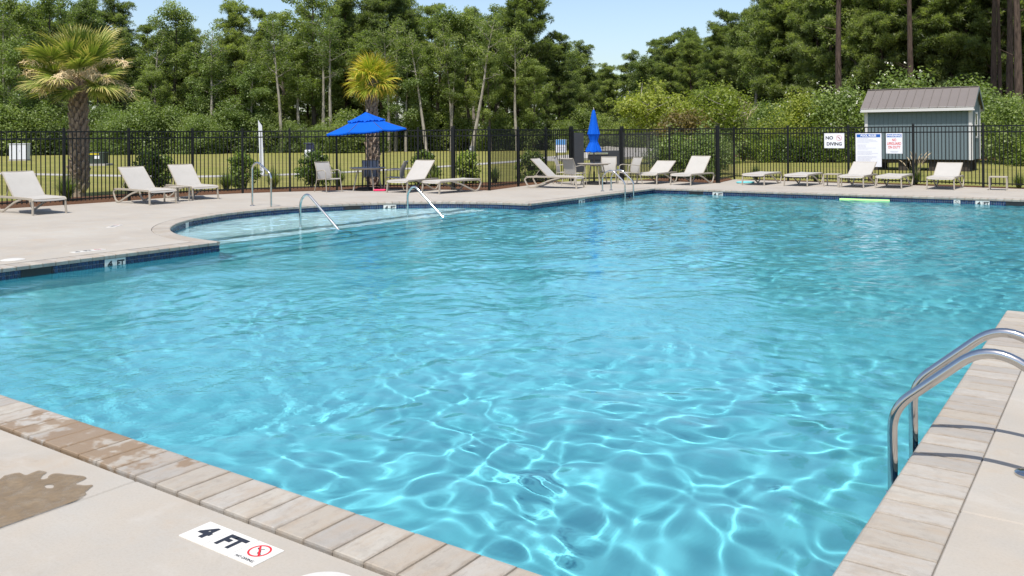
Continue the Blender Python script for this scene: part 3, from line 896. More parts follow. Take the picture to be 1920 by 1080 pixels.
# ------------------------------------------------------------------ loungers, chairs, tables, parasols
t = NT('sling_fabric')
wv_ = t.coord('Object')
w1 = t.node('ShaderNodeTexWave'); w1.inputs['Scale'].default_value = 90; t.link(wv_, w1.inputs[0])
n = t.noise(wv_, 6, 4)
c = t.mix(n, (.405, .385, .355), (.48, .46, .43))
c = t.mix(t.math('MULTIPLY', t.noise(wv_, 220, 2), .35), c, (.34, .325, .30))
t.bump(t.noise(wv_, 260, 2), .25, .002)
M_sling = t.set(c, .8, 0, .2)
tr = t.node('ShaderNodeBsdfTranslucent'); tr.inputs[0].default_value = (.5, .47, .42, 1)
mx = t.node('ShaderNodeMixShader'); mx.inputs[0].default_value = .12
t.link(t.b.outputs[0], mx.inputs[1]); t.link(tr.outputs[0], mx.inputs[2]); t.link(mx.outputs[0], t.out.inputs[0])
M_frame = simple('taupe_frame', (.34, .30, .245), .45, 0, .08, 14, .4)
M_frame2 = simple('taupe_frame_chair', (.33, .295, .24), .45, 0, .08, 14, .4)

def strip(mb, prof, w, sag=.0, ny=4, th=.006):
    """a sling: the profile prof (x, z) stretched over the width w, hanging a little in the middle"""
    n = len(prof); vs = []
    for side in (0, 1):
        for (x, z) in prof:
            for k in range(ny + 1):
                f = k / ny * 2 - 1
                vs.append((x, f * w / 2, z - sag * (1 - f * f) - side * th))
    m = ny + 1; fs = []
    for i in range(n - 1):
        for k in range(ny):
            a = i * m + k
            fs.append((a, a + 1, a + m + 1, a + m)) if False else fs.append((a, a + m, a + m + 1, a + 1))
            b = n * m + a
            fs.append((b, b + 1, b + m + 1, b + m))
    for i in range(n - 1):
        for k, fl in ((0, 0), (ny, 1)):
            a = i * m + k; b = n * m + a
            fs.append((a, b, b + m, a + m) if fl == 0 else (a, a + m, b + m, b))
    for i in (0, n - 1):
        for k in range(ny):
            a = i * m + k; b = n * m + a
            fs.append((a, a + 1, b + 1, b) if i == 0 else (a, b, b + 1, a + 1))
    mb.add(vs, fs)

def lounger_meshes():
    W = .70
    m = {}
    # local x runs from the foot end (0) to the head end, y across
    for s_ in (-1, 1):
        y = s_ * W / 2
        mb = MB()
        mb.tube(round_path([(-.005, y, .30), (.05, y, .345), (.9, y, .352), (1.50, y, .350), (1.66, y, .335)], .06, 4), .02, flat=(.030, .052))
        m['rail', s_] = mb.mesh('side_rail', M_frame)
        mb = MB(); mb.tube([(.035, y, .335), (.02, y, .17), (.0, y * 1.03, 0)], [.02] * 3, flat=(.034, .050)); m['leg', s_] = mb.mesh('leg', M_frame)
        mb = MB()
        mb.tube(round_path([(1.62, y, .338), (1.72, y, .27), (1.60, y * 1.01, .06), (1.47, y * 1.01, .018), (1.36, y * 1.0, .05), (.86, y * .985, .255), (.55, y * .985, .325)], [.08, .14, .06, .08, .12], 6), .02, flat=(.030, .044))
        m['rear', s_] = mb.mesh('rear_leg', M_frame)
    mb = MB()
    strip(mb, [(.0, .305), (.02, .340), (.06, .362), (.3, .366), (.6, .366), (.92, .368)], W - .035, .012)
    m['seat'] = mb.mesh('seat_sling', M_sling, True)
    mb = MB()
    mb.tube([(0, -W / 2, .335), (0, W / 2, .335)], .014, 8)
    m['cross'] = mb.mesh('cross_bar', M_frame)
    def back(ang):
        """backrest pivoting at x = .93"""
        bl = .80; ca, sa = cos(ang), sin(ang)
        prof = [(.93 + ca * d - sa * bow, .366 + sa * d + ca * bow) for d, bow in ((0, 0), (.2, .004), (.45, .004), (.70, .010), (.77, .0), (.80, -.028))]
        mb = MB(); strip(mb, prof, W - .045, .010)
        b = mb.mesh('back_sling', M_sling, True)
        fr = MB()
        for s_ in (-1, 1):
            y = s_ * (W / 2 - .014)
            fr.tube([(.93 + ca * d + sa * .006, y, .360 + sa * d - ca * .006) for d in (0, .4, .78)], .015, flat=(.024, .034))
        fr.tube([(.93 + ca * .79 + sa * .012, -W / 2 + .02, .36 + sa * .79 - ca * .012), (.93 + ca * .79 + sa * .012, W / 2 - .02, .36 + sa * .79 - ca * .012)], .014, 8)
        f = fr.mesh('back_frame', M_frame)
        pr = None
        if ang > .1:
            p = MB()
            for s_ in (-1, 1):
                y = s_ * (W / 2 - .05)
                p.tube([(.93 + ca * .36 + sa * .02, y, .36 + sa * .36 - ca * .02), (1.40, y, .335)], .010, 6)
            pr = p.mesh('back_prop', M_frame)
        return b, f, pr
    m['back'] = {k: back(a) for k, a in (('flat', radians(.6)), ('low', radians(28)), ('high', radians(44)))}
    return m
LM = lounger_meshes()
def lounger(label, x, y, ang, back, tilt=0.0):
    """x, y: middle of the foot end; ang: the way from foot to head"""
    e = thing('sun_lounger', label, 'sun lounger', (x, y, .0), ang, 'sun loungers round the pool')
    for s_ in (-1, 1):
        link('side_rail', LM['rail', s_], e); link('leg', LM['leg', s_], e); link('rear_leg', LM['rear', s_], e)
    [link('cross_bar', LM['cross'], e, (x_, 0, 0)) for x_ in (.03, .93, 1.40)]; link('seat_sling', LM['seat'], e)
    b, f, p = LM['back'][back]
    link('back_sling', b, e); link('back_frame', f, e)
    if p: link('back_prop', p, e)
    return e
W_ = pi; N_ = pi / 2
lounger('raised lounger cut off by the left edge of the photo', -19.24, 9.95, W_ - .03, 'high')
lounger('raised lounger left of the small end table near the thick palm', -19.58, 12.93, W_ - .04, 'high')
lounger('raised lounger before the first dark shrub, right of the small end table', -20.0, 14.46, W_ - .16, 'high')
lounger('raised lounger standing just right of the open blue parasol', -17.32, 18.98, N_ + .12, 'high')
lounger('flat lounger lying right of the parasol with its curved rear legs toward the gate', -16.22, 19.18, N_ - .12, 'flat')
lounger('raised lounger with its foot toward the closed parasol and the pool', -13.76, 23.38, W_ + .20, 'high')
lounger('half raised lounger first to the right of the far pool ladder', -12.92, 26.24, N_ + .02, 'low')
lounger('steep raised lounger before the inner fence corner', -11.70, 26.18, N_ - .06, 'high')
lounger('flat lounger beside the turquoise float at the fence corner', -9.68, 27.20, N_, 'flat')
lounger('flat lounger below the no diving sign', -8.37, 27.30, N_, 'flat')
lounger('raised lounger in front of the pool rules sign', -6.74, 27.36, N_ - .02, 'low')
lounger('flat lounger below the red lettered warning sign', -5.71, 27.45, N_, 'flat')
lounger('raised lounger in front of the shed, last in the far row', -4.33, 27.50, N_ - .01, 'low')

def end_table(label, x, y, ang, s=.46, h=.38):
    e = thing('end_table', label, 'side table', (x, y, 0), ang, 'small end tables between the loungers')
    mb = MB(); mb.box((0, 0, h - .012), (s, s, .022), bev=.005)
    for k in range(5): mb.box((0, -s / 2 + .06 + k * .085, h + .002), (s - .05, .065, .008), bev=.002)
    mb.build('table_top', M_frame, e)
    for a in (-1, 1):
        for b in (-1, 1):
            mb = MB(); mb.box((a * (s / 2 - .018), b * (s / 2 - .018), (h - .022) / 2), (.032, .032, h - .024)); mb.build('leg', M_frame, e)
end_table('small end table between two raised loungers on the left', -20.18, 13.72, .1)
end_table('small end table between the flat and the raised loungers under the rules sign', -7.44, 27.98, 0)
end_table('small end table standing alone at the right end of the far row', -2.95, 28.2, .05, .46, .38)

# sling armchair ---------------------------------------------------------
def chair_meshes():
    m = {}; W = .52
    for s_ in (-1, 1):
        y = s_ * W / 2
        mb = MB()   # front leg, arm and back post in one bent tube; +x is the front
        mb.tube(round_path([(.30, y * 1.06, 0), (.245, y, .40), (.235, y, .63), (.10, y, .655), (-.20, y, .62)], [.04, .06, .05], 4), .014, 8)
        m['arm', s_] = mb.mesh('arm_frame', M_frame2, True)
        mb = MB(); mb.tube(round_path([(-.33, y * 1.02, 0), (-.20, y, .38), (-.20, y, .60), (-.33, y * .96, .89)], [.08, .1], 4), .014, 8)
        m['rear', s_] = mb.mesh('rear_leg', M_frame2, True)
        mb = MB(); mb.tube([(.245, y, .40), (-.20, y, .37)], .012, 8); m['srail', s_] = mb.mesh('seat_rail', M_frame2, True)
    mb = MB(); strip(mb, [(.25, .385), (.235, .405), (.05, .402), (-.18, .385)], W - .02, .012); m['seat'] = mb.mesh('seat_sling', M_sling, True)
    mb = MB(); strip(mb, [(-.185, .40), (-.215, .60), (-.305, .83), (-.335, .885), (-.355, .875)], W - .045, .010, th=.006); m['back'] = mb.mesh('back_sling', M_sling, True)
    mb = MB(); mb.tube([(0, -W / 2, 0), (0, W / 2, 0)], .0115, 8)
    m['bars'] = mb.mesh('cross_bar', M_frame2, True)
    return m
CM = chair_meshes()
def armchair(label, x, y, ang):
    e = thing('armchair', label, 'chair', (x, y, 0), ang, 'sling armchairs at the two tables')
    for s_ in (-1, 1):
        link('arm_frame', CM['arm', s_], e); link('rear_leg', CM['rear', s_], e); link('seat_rail', CM['srail', s_], e)
    for k in ('seat', 'back'): link(k + '_sling', CM[k], e)
    for p_ in ((-.33, 0, .882), (-.2, 0, .36), (.24, 0, .385)): link('cross_bar', CM['bars'], e, p_)
RT = CAM_YAW           # direction of picture right on the ground
armchair('sunlit armchair standing left of the table under the open parasol', -19.52, 18.38, RT - .75)
armchair('shaded armchair behind the table under the open parasol', -19.35, 20.02, RT - 1.35)
armchair('shaded armchair right of the table under the open parasol', -18.28, 19.98, RT + pi - .12)
armchair('armchair left of the far table, partly behind another chair', -15.55, 25.35, RT - .25)
armchair('armchair seen from behind in front of the far table', -14.78, 24.72, RT + .75)
armchair('armchair behind the far table facing the pool', -14.35, 26.25, RT - 1.75)
armchair('armchair right of the far table turned toward it', -13.42, 26.02, RT + pi + .45)

def round_table(label, x, y, ang, d=1.10, h=.70):
    e = thing('patio_table', label, 'table', (x, y, 0), ang, 'round patio tables')
    mb = MB(); mb.lathe([(.028, h - .02), (d / 2 - .01, h - .022), (d / 2, h - .015), (d / 2, h - .004), (d / 2 - .008, h), (.028, h)], 40); mb.build('table_top', M_frame, e)
    mb = MB(); mb.lathe([(.16, h - .06), (d / 2 - .08, h - .055), (d / 2 - .08, h - .024), (.16, h - .024)], 32); mb.build('apron_ring', M_frame2, e)
    for k in range(4):
        a = k * pi / 2; c_, s_ = cos(a), sin(a)
        mb = MB(); mb.tube(round_path([(c_ * .30, s_ * .30, h - .03), (c_ * .36, s_ * .36, .45), (c_ * .47, s_ * .47, 0)], .2, 5), .02, flat=(.045, .03)); mb.build('leg', M_frame2, e, True)
round_table('table standing under the open blue parasol', -18.93, 19.44, RT + .55)
round_table('table around the closed blue parasol near the gate', -14.42, 25.40, RT + .3)

t = NT('blue_canvas')
oc = t.coord('Object')
c = t.mix(t.noise(oc, 3, 4), (.004, .105, .56), (.006, .125, .64))
t.bump(t.noise(oc, 220, 2), .15, .002)
M_blue = t.set(c, .75, 0, .15)
tr = t.node('ShaderNodeBsdfTranslucent'); tr.inputs[0].default_value = (.01, .20, .85, 1)
mx = t.node('ShaderNodeMixShader'); mx.inputs[0].default_value = .30
t.link(t.b.outputs[0], mx.inputs[1]); t.link(tr.outputs[0], mx.inputs[2]); t.link(mx.outputs[0], t.out.inputs[0])
M_pole = simple('bronze_pole', (.07, .055, .045), .4, 0, .1)
M_base = simple('black_base', (.012, .012, .013), .6, 0, .2, 20)
def parasol_base(e):
    mb = MB(); mb.box((0, 0, .035), (.56, .56, .07), bev=.015); mb.box((0, 0, .085), (.46, .46, .03), bev=.01); mb.build('base', M_base, e)
    mb = MB(); mb.lathe([(.032, .1), (.032, .42), (.026, .43)], 14); mb.build('base_tube', M_base, e, True)
def open_parasol(label, x, y):
    e = thing('parasol', label, 'parasol', (x, y, 0), .0)
    parasol_base(e)
    R = 1.28; zr, zt, zv = 1.80, 2.29, 2.18
    mb = MB(); mb.tube([(0, 0, .1), (0, 0, 2.40)], .019, 12); mb.build('pole', M_pole, e, True)
    lean = Matrix.Rotation(radians(4.0), 3, Vector((-fwd.x, -fwd.y, 0)))
    N = 8; a0 = RT + pi / 8 + .12
    def canopy(r0, z0, r1, z1, sub, ruffle, name, hang):
        vs = []; fs = []; nr = 7; nk = N * sub
        for i in range(nr + 1):
            f = i / nr
            for k in range(nk):
                kk = (k % sub) / sub
                a = a0 + 2 * pi * k / nk
                scal = cos(pi / N) / cos(((kk - .5) if sub > 1 else 0) * 2 * pi / N)
                r = (r0 + (r1 - r0) * f) * (scal if f > 0 else scal)
                z = z0 + (z1 - z0) * f - hang * sin(pi * f) * .35 - (.030 * f * (1 - (2 * kk - 1) ** 2) if sub > 1 else 0)
                if ruffle and i == nr: z += ruffle * sin(k * 2.4) + ruffle * .6 * sin(k * 5.1); r *= 1 + ruffle * .6 * cos(k * 2.4)
                vs.append(lean @ Vector((r * cos(a), r * sin(a), z - zr)) + Vector((0, 0, zr)))
        for i in range(nr):
            for k in range(nk):
                fs.append((i * nk + k, (i + 1) * nk + k, (i + 1) * nk + (k + 1) % nk, i * nk + (k + 1) % nk))
        m_ = MB(); m_.add(vs, fs)
        return m_
    mb = canopy(.36, 2.17, R, zr, 6, 0, 'canopy', .05)
    # short hem hanging from the rim
    n0 = len(mb.v); nk = N * 6; rim = mb.v[-nk:]
    mb.add([(p[0] * 1.0, p[1] * 1.0, p[2] - .035) for p in rim] + list(rim), [(nk + k, k, (k + 1) % nk, nk + (k + 1) % nk) for k in range(nk)])
    can = mb.build('canopy', M_blue, e)
    mb = canopy(.012, 2.385, .60, 2.125, 10, .022, 'vent', .03); mb.build('vent', M_blue, can)
    for k in range(N):
        a = a0 + 2 * pi * k / N
        p = lambda r, z: lean @ Vector((r * cos(a), r * sin(a), z - zr)) + Vector((0, 0, zr))
        mb = MB(); mb.tube([p(.03, 2.27), p(R * .995, zr - .002)], .009, 6); mb.tube([p(.03, 1.78), p(.68, 1.985)], .008, 6); mb.build('rib', M_pole, e)
    mb = MB(); mb.lathe([(.02, 2.39), (.028, 2.41), (.014, 2.43), (.022, 2.45), (0, 2.475)], 12); mb.build('finial', M_frame, e, True)
open_parasol('open blue octagonal parasol with a ruffled vent over the left table', -18.93, 19.44)
def closed_parasol(label, x, y):
    e = thing('parasol', label, 'parasol', (x, y, 0), .0)
    parasol_base(e)
    mb = MB(); mb.tube([(0, 0, .1), (0, 0, 2.48)], .019, 12); mb.build('pole', M_pole, e, True)
    prof = [(.02, 2.47), (.05, 2.42), (.085, 2.25), (.115, 2.05), (.15, 1.86), (.185, 1.72), (.20, 1.66), (.175, 1.648), (.165, 1.60), (.145, 1.50), (.125, 1.425), (.145, 1.37), (.185, 1.27), (.225, 1.17), (.25, 1.09), (.235, 1.075)]
    def pleat(prof, n, depth, ph):
        vs = []; fs = []; m_ = MB()
        for i, (r, z) in enumerate(prof):
            for k in range(n):
                a = 2 * pi * k / n
                d = depth * min(1, r / .15) * (1.6 if z < 1.3 else 1)
                rr = r * (1 + d * (1 if (k // 2) % 2 else -1) * (.6 + .4 * sin(k * 1.7 + ph)))
                vs.append((rr * cos(a), rr * sin(a), z + (.018 * sin(k * .9 + ph) if z < 1.12 else 0)))
        for i in range(len(prof) - 1):
            for k in range(n): fs.append((i * n + k, (i + 1) * n + k, (i + 1) * n + (k + 1) % n, i * n + (k + 1) % n))
        m_.add(vs, fs); return m_
    can = pleat(prof, 40, .10, .4).build('canopy', M_blue, e, True)
    mb = MB(); mb.lathe([(.137, 1.405), (.140, 1.42), (.137, 1.44)], 20); mb.tube([(.13, -.04, 1.43), (.19, -.06, 1.36), (.18, -.05, 1.25)], .01, 6); mb.build('tie_strap', M_blue, can, True)
    mb = MB(); mb.lathe([(.02, 2.47), (.026, 2.485), (.012, 2.50), (.02, 2.52), (0, 2.55)], 12); mb.build('finial', M_frame, e, True)
closed_parasol('closed blue parasol tied with a strap over the far table', -14.42, 25.40)

M_pink = simple('pink_foam', (.75, .03, .12), .6, 0, .1, 20)
e = thing('kick_board', 'pink foam board lying at the foot of the open parasol', 'float', (-18.36, 19.36, 0), RT)
mb = MB(); mb.box((0, 0, .03), (.36, .2, .055), bev=.02); mb.build('foam_board', M_pink, e)
M_aqua = simple('aqua_foam', (.16, .52, .55), .5, 0, .1, 20)
e = thing('pool_float', 'flat turquoise float lying on the deck at the fence corner', 'float', (-10.33, 28.3, 0), RT)
mb = MB(); mb.lathe([(.28, .005), (.30, .02), (.30, .04), (.28, .055), (.16, .06), (0, .06)], 28, ay=.7); mb.build('foam_disc', M_aqua, e, True)
# ------------------------------------------------------------------ signs on the right fence
fr_d = Vector((12.14, -2.0)).normalized(); fr_a = Vector((-11.54, 30.5))
def on_fence(x):          # a point on the pool side of the right fence
    y = fr_a.y + (x - fr_a.x) * fr_d.y / fr_d.x
    return Vector((x, y)) + Vector((fr_d.y, -fr_d.x)) * .028
M_signw = simple('sign_white', (.74, .74, .77), .4, 0, .03, 6)
M_signk = simple('sign_black', (.02, .02, .025), .5, 0, .05)
M_signb = simple('sign_blue', (.015, .10, .38), .45, 0, .05)
M_signr = simple('sign_red', (.62, .05, .04), .45, 0, .05)
M_signg = simple('sign_grey', (.42, .42, .48), .5, 0, .05)
def sign_board(name, label, x0, x1, z0, z1, lean=0.0):
    p = on_fence((x0 + x1) / 2); w = (x1 - x0) / fr_d.x
    e = thing(name, label, 'sign', (p.x, p.y, (z0 + z1) / 2))
    # local x along the fence, y up, z towards the pool
    e.matrix_world = frame((p.x, p.y, (z0 + z1) / 2), (fr_d.x, fr_d.y, 0), (lean, 0, 1)) 
    mb = MB(); mb.box((0, 0, 0), (w, z1 - z0, .006), bev=.002); mb.build('board', M_signw, e)
    mb = MB()
    for sx in (-1, 1):
        for sy in (-1, 1): mb.box((sx * (w / 2 - .03), sy * ((z1 - z0) / 2 - .03), .0035), (.014, .014, .003))
    mb.build('fixing', M_signg, e)
    return e, w, z1 - z0
def put(e, txt, size, x, y, mat, bold=0.0, width=1.0, z=.0045, name='lettering', align='CENTER'):
    vs, fs = text_mesh(txt, size, bold=bold, width=width, align=align)
    mb = MB(); mb.add([(a + x, b + y, z) for a, b, c in vs], fs); return mb.build(name, mat, e)
e, w, h = sign_board('no_diving_sign', 'white NO DIVING sign with a crossed diver on the right fence', -8.21, -7.54, 1.14, 1.63)
put(e, 'NO', .150, -.165, .09, M_signk, .005, 1.1)
put(e, 'DIVING', .146, 0, -.11, M_signk, .005, 1.06)
mb = MB(); no_diving_icon(mb, .165, .09, .092, .0045, 0, 1, .10); mb.build('no_diving_symbol', [M_signr, M_signk], e)
e, w, h = sign_board('pool_rules_sign', 'tall white POOL RULES board with a blue heading on the right fence', -7.17, -6.35, .55, 1.62)
mb = MB(); mb.box((0, h / 2 - .075, .0042), (w - .07, .10, .002)); mb.build('heading_band', M_signb, e)
put(e, 'POOL RULES', .088, 0, h / 2 - .076, M_signw, .004, 1.0, .0062)
mb = MB(); rr_ = random.Random(4)
for k in range(24):
    y = h / 2 - .17 - k * .034
    if k in (5, 11, 16): continue
    ln = rr_.uniform(.25, .66)
    x = -w / 2 + .06
    while x < -w / 2 + .06 + ln:
        d_ = rr_.uniform(.015, .05); mb.add([(x, y, .0042), (x + d_, y, .0042), (x + d_, y + .011, .0042), (x, y + .011, .0042)], [(0, 1, 2, 3)]); x += d_ + .010
tag(mb.build('small_print', M_signg, e), kind='stuff')
e, w, h = sign_board('warning_sign', 'white WARNING NO LIFEGUARD ON DUTY sign lettered in red', -6.21, -5.71, .98, 1.62)
mb = MB(); mb.box((0, h / 2 - .075, .0042), (w - .05, .10, .002)); mb.build('heading_band', M_signb, e)
put(e, 'WARNING', .098, 0, h / 2 - .076, M_signw, .003, .93, .0062)
for k, s_ in enumerate(('NO', 'LIFEGUARD', 'ON DUTY')): put(e, s_, .118, 0, h / 2 - .215 - k * .115, M_signr, .003, .72)
mb = MB()
for k in range(2): mb.box((0, -h / 2 + .075 - k * .03, .0042), (.26 - .05 * k, .012, .001))
tag(mb.build('small_print', M_signg, e), kind='stuff')

# ------------------------------------------------------------------ blue-grey garden shed on skids
M_siding = simple('shed_siding', (.125, .165, .185), .7, 0, .10, 9, .25, .15)
M_trim = simple('shed_trim', (.54, .53, .53), .6, 0, .05, 9)
M_metalroof = simple('shed_roof_metal', (.148, .128, .118), .5, 0, .07, 2, .4)
M_skid = simple('skid_timber', (.05, .04, .032), .9, 0, .2, 12)
M_dark = simple('shed_shade', (.010, .011, .012), .8)
L_ = 4.50; D_ = 2.45; HW = 2.50
so = Vector((-10.10, 43.75, 0)); sd = Vector((4.50, .06, 0)).normalized()
shed = thing('garden_shed', 'blue-grey wooden shed with white trim and brown metal roof behind the fence', 'shed', so + Vector((0, 0, .40)), atan2(sd.y, sd.x) - .02)
# local x along the front, y to the back, z up from the floor
n = 22; bw = L_ / n
fb = MB(); fb.box((0, 0, HW / 2), (bw - .006, .03, HW), bev=.003); fbm = fb.mesh('siding_board', M_siding)
for k in range(n):
    for y in (0, D_): link('siding_board', fbm, shed, (bw * (k + .5), y, 0))
n2 = 12; bw2 = D_ / n2; RH = .78     # ridge above the plate
for k in range(n2):
    y0, y1 = bw2 * k + .006, bw2 * (k + 1) - .006
    g = lambda y: HW + RH * (1 - abs(y - D_ / 2) / (D_ / 2)) - .04
    for x in (.0, L_):
        mb = MB(); vs = [(x + o, y, z) for o in (-.015, .015) for (y, z) in ((y0, 0), (y1, 0), (y1, g(y1)), (y0, g(y0)))]
        mb.add(vs, [(3, 2, 1, 0), (4, 5, 6, 7), (0, 1, 5, 4), (1, 2, 6, 5), (2, 3, 7, 6), (3, 0, 4, 7)])
        mb.build('siding_board', M_siding, shed)
mb = MB(); mb.box((L_ / 2, D_ / 2, HW / 2), (L_ - .05, D_ - .05, HW - .02)); mb.build('wall_core', M_dark, shed)
for x in (-.004, L_ + .004):
    for y in (-.004, D_ + .004):
        mb = MB(); sx = 1 if x < 1 else -1; sy = 1 if y < 1 else -1
        mb.box((x + sx * .055, y - sy * .022, HW / 2 - .01), (.125, .028, HW)); mb.box((x - sx * .022, y + sy * .045, HW / 2 - .01), (.028, .10, HW)); mb.build('corner_trim', M_trim, shed)
ov, oe = .30, .16
ang = atan2(RH, D_ / 2); sl = sqrt((D_ / 2 + ov) ** 2 + (RH * (D_ / 2 + ov) / (D_ / 2)) ** 2)
npan = 13; pw = (L_ + 2 * oe) / npan
for side in (0, 1):
    rot = Matrix.Rotation(ang if side == 0 else -ang, 3, 'X')
    ridge = Vector((0, D_ / 2, HW + RH + .02))
    dirv = Vector((0, -cos(ang), -sin(ang))) if side == 0 else Vector((0, cos(ang), -sin(ang)))
    for k in range(npan):
        c_ = ridge + dirv * (sl / 2) + Vector((-oe + pw * (k + .5), 0, 0))
        mb = MB(); mb.box(c_, (pw - .004, sl, .016), rot=rot); pn_ = mb.build('roof_panel', M_metalroof, shed)
        mb = MB(); mb.box(c_ + rot @ Vector((pw / 2 - .012, 0, .020)), (.022, sl, .030), rot=rot); mb.build('seam', M_metalroof, pn_)
    mb = MB(); mb.box(ridge + dirv * (sl - .012) + Vector((L_ / 2, 0, -.075)), (L_ + 2 * oe, .03, .13)); mb.build('fascia', M_trim, shed)
    for x in (-oe + .014, L_ + oe - .014):
        mb = MB(); mb.box(ridge + dirv * (sl / 2) + Vector((x, 0, -.07)), (.028, sl, .12), rot=rot); mb.build('rake_board', M_siding, shed)
mb = MB(); mb.box((L_ / 2, D_ / 2, HW + RH + .035), (L_ + 2 * oe, .16, .03), bev=.008); mb.build('ridge_cap', M_metalroof, shed)
mb = MB(); mb.box((L_ / 2, -ov / 2, HW - .13), (L_ + 2 * oe - .1, ov - .02, .015)); mb.build('soffit', M_trim, shed)
mb = MB()
for (y, z, dy, dz) in ((D_ / 2 - .36, 1.55, .07, 1.1), (D_ / 2 + .36, 1.55, .07, 1.1), (D_ / 2, 2.10, .79, .08), (D_ / 2, 1.0, .79, .08), (D_ / 2, 1.55, .66, .05)): mb.box((L_ + .028, y, z), (.03, dy, dz))
wf = mb.build('window', M_trim, shed)
t = NT('window_glass'); M_glass = t.set((.03, .04, .045), .08, 0, .6)
mb = MB(); mb.box((L_ + .022, D_ / 2, 1.55), (.006, .66, 1.02)); mb.build('pane', M_glass, wf)
for y in (.25, D_ / 2, D_ - .25):
    mb = MB(); mb.box((L_ / 2, y, -.09), (L_ - .1, .12, .16)); mb.build('skid', M_skid, shed)
for x in (.3, 1.6, 2.9, L_ - .3):
    for y in (.25, D_ - .25):
        mb = MB(); mb.box((x, y, -.36), (.38, .2, .37)); mb.build('block', M_skid, shed)

# ------------------------------------------------------------------ things on the lawn beyond the fence
M_tgreen = simple('transformer_green', (.035, .05, .035), .55, 0, .15, 6)
M_yellow = simple('label_yellow', (.62, .50, .03), .5)
e = thing('transformer_box', 'dark green transformer box with a yellow label on a concrete pad', 'utility box', (-54.95, 31.4, -.13), CAM_YAW + .12)
mb = MB(); mb.box((0, 0, .06), (1.75, 1.3, .14), bev=.01); mb.build('pad', M_pave, e)
mb = MB(); mb.box((0, 0, .47), (1.32, .95, .70), bev=.03); mb.box((0, .02, .845), (1.38, 1.02, .06), bev=.025); mb.build('cabinet', M_tgreen, e)
mb = MB(); mb.box((.05, -.484, .76), (.62, .012, .09)); mb.build('warning_label', M_yellow, e)
mb = MB(); mb.box((.25, -.482, .55), (.3, .01, .2)); mb.build('number_plate', M_signw, e)
M_whitem = simple('white_metal', (.62, .63, .68), .5, 0, .05, 4)
e = thing('utility_cabinet', 'white metal cabinet on the lawn at the far left', 'utility box', (-73.6, 36.0, -.13), CAM_YAW)
mb = MB(); mb.box((-.35, 0, .72), (1.45, .5, 1.22), bev=.02); mb.box((-.35, 0, 1.36), (1.52, .58, .06), bev=.02); mb.build('cabinet', M_whitem, e)
mb = MB(); mb.box((-.35, 0, .05), (1.5, .6, .12)); mb.build('plinth', M_pave, e)
mb = MB(); mb.box((-.35, -.256, .72), (.012, .01, 1.1)); mb.box((-.22, -.262, .8), (.03, .02, .12)); mb.build('door_seam', M_signg, e)
M_navy = simple('navy_box', (.02, .025, .06), .5)
e = thing('pet_waste_station', 'dark blue box and white bag dispenser on a post above a shrub', 'waste station', (-31.5, 28.43, -.13), CAM_YAW)
mb = MB(); mb.tube([(0, 0, 0), (0, 0, 1.5)], .03, 10); mb.build('post', M_signg, e)
mb = MB(); mb.box((.08, 0, 1.22), (.38, .16, .42), bev=.02); mb.box((.0, 0, 1.46), (.46, .2, .05), bev=.015); mb.build('dispenser', M_navy, e)
mb = MB(); mb.box((-.02, -.09, .98), (.28, .05, .36), bev=.02); mb.build('white_bag', M_whitem, e)
e = thing('utility_pedestal', 'small grey pedestal on the lawn before the dark trees', 'utility box', (-54.56, 71.07, -.13))
mb = MB(); mb.lathe([(.26, 0), (.26, .62), (.22, .70), (0, .74)], 16); mb.build('housing', simple('pedestal_grey', (.10, .10, .095), .7), e, True)
mb = MB(); mb.box((0, -.262, .4), (.2, .012, .18)); mb.build('plate', M_signg, e)
e = thing('lawn_sign', 'blue and white sign on two legs left of the gate', 'sign', (-32.9, 53.2, -.13), CAM_YAW)
mb = MB(); mb.box((0, 0, .98), (.78, .03, .92), bev=.008); bd = mb.build('board', M_whitem, e)
mb = MB(); mb.box((0, -.018, 1.25), (.74, .008, .36)); mb.build('blue_panel', simple('sign_sky', (.10, .27, .55), .5), e)
mb = MB(); mb.box((.05, -.018, .86), (.5, .006, .05)); mb.box((.05, -.018, .70), (.5, .006, .04)); mb.build('grey_stripe', M_signg, e)
for s_ in (-1, 1):
    mb = MB(); mb.tube([(s_ * .3, .02, 0), (s_ * .3, .02, .8)], .025, 8); mb.build('leg', M_signk, e)
e = thing('marker_post', 'white post with a slanted top on the lawn beyond the fence', 'post', (-32.26, 26.34, -.13), CAM_YAW + .2)
mb = MB(); w = .085
vs = [(-w, -w, 0), (w, -w, 0), (w, w, 0), (-w, w, 0), (-w - .08, -w, 2.55), (w - .08, -w, 2.28), (w - .08, w, 2.28), (-w - .08, w, 2.55)]
mb.add(vs, [(3, 2, 1, 0), (4, 5, 6, 7), (0, 1, 5, 4), (1, 2, 6, 5), (2, 3, 7, 6), (3, 0, 4, 7)]); mb.build('shaft', M_whitem, e)
mb = MB(); mb.box((0, 0, .03), (.3, .3, .08)); mb.build('footing', M_pave, e)
M_rust = simple('brown_post', (.10, .06, .045), .8)
e = thing('short_post', 'short brown post on the lawn beside the plumed grass', 'post', (-7.6, 33.6, -.13))
mb = MB(); mb.box((0, 0, .32), (.14, .14, .66), bev=.01); mb.build('shaft', M_rust, e); mb = MB(); mb.box((0, 0, .67), (.16, .16, .04), bev=.01); mb.build('cap', M_signg, e)
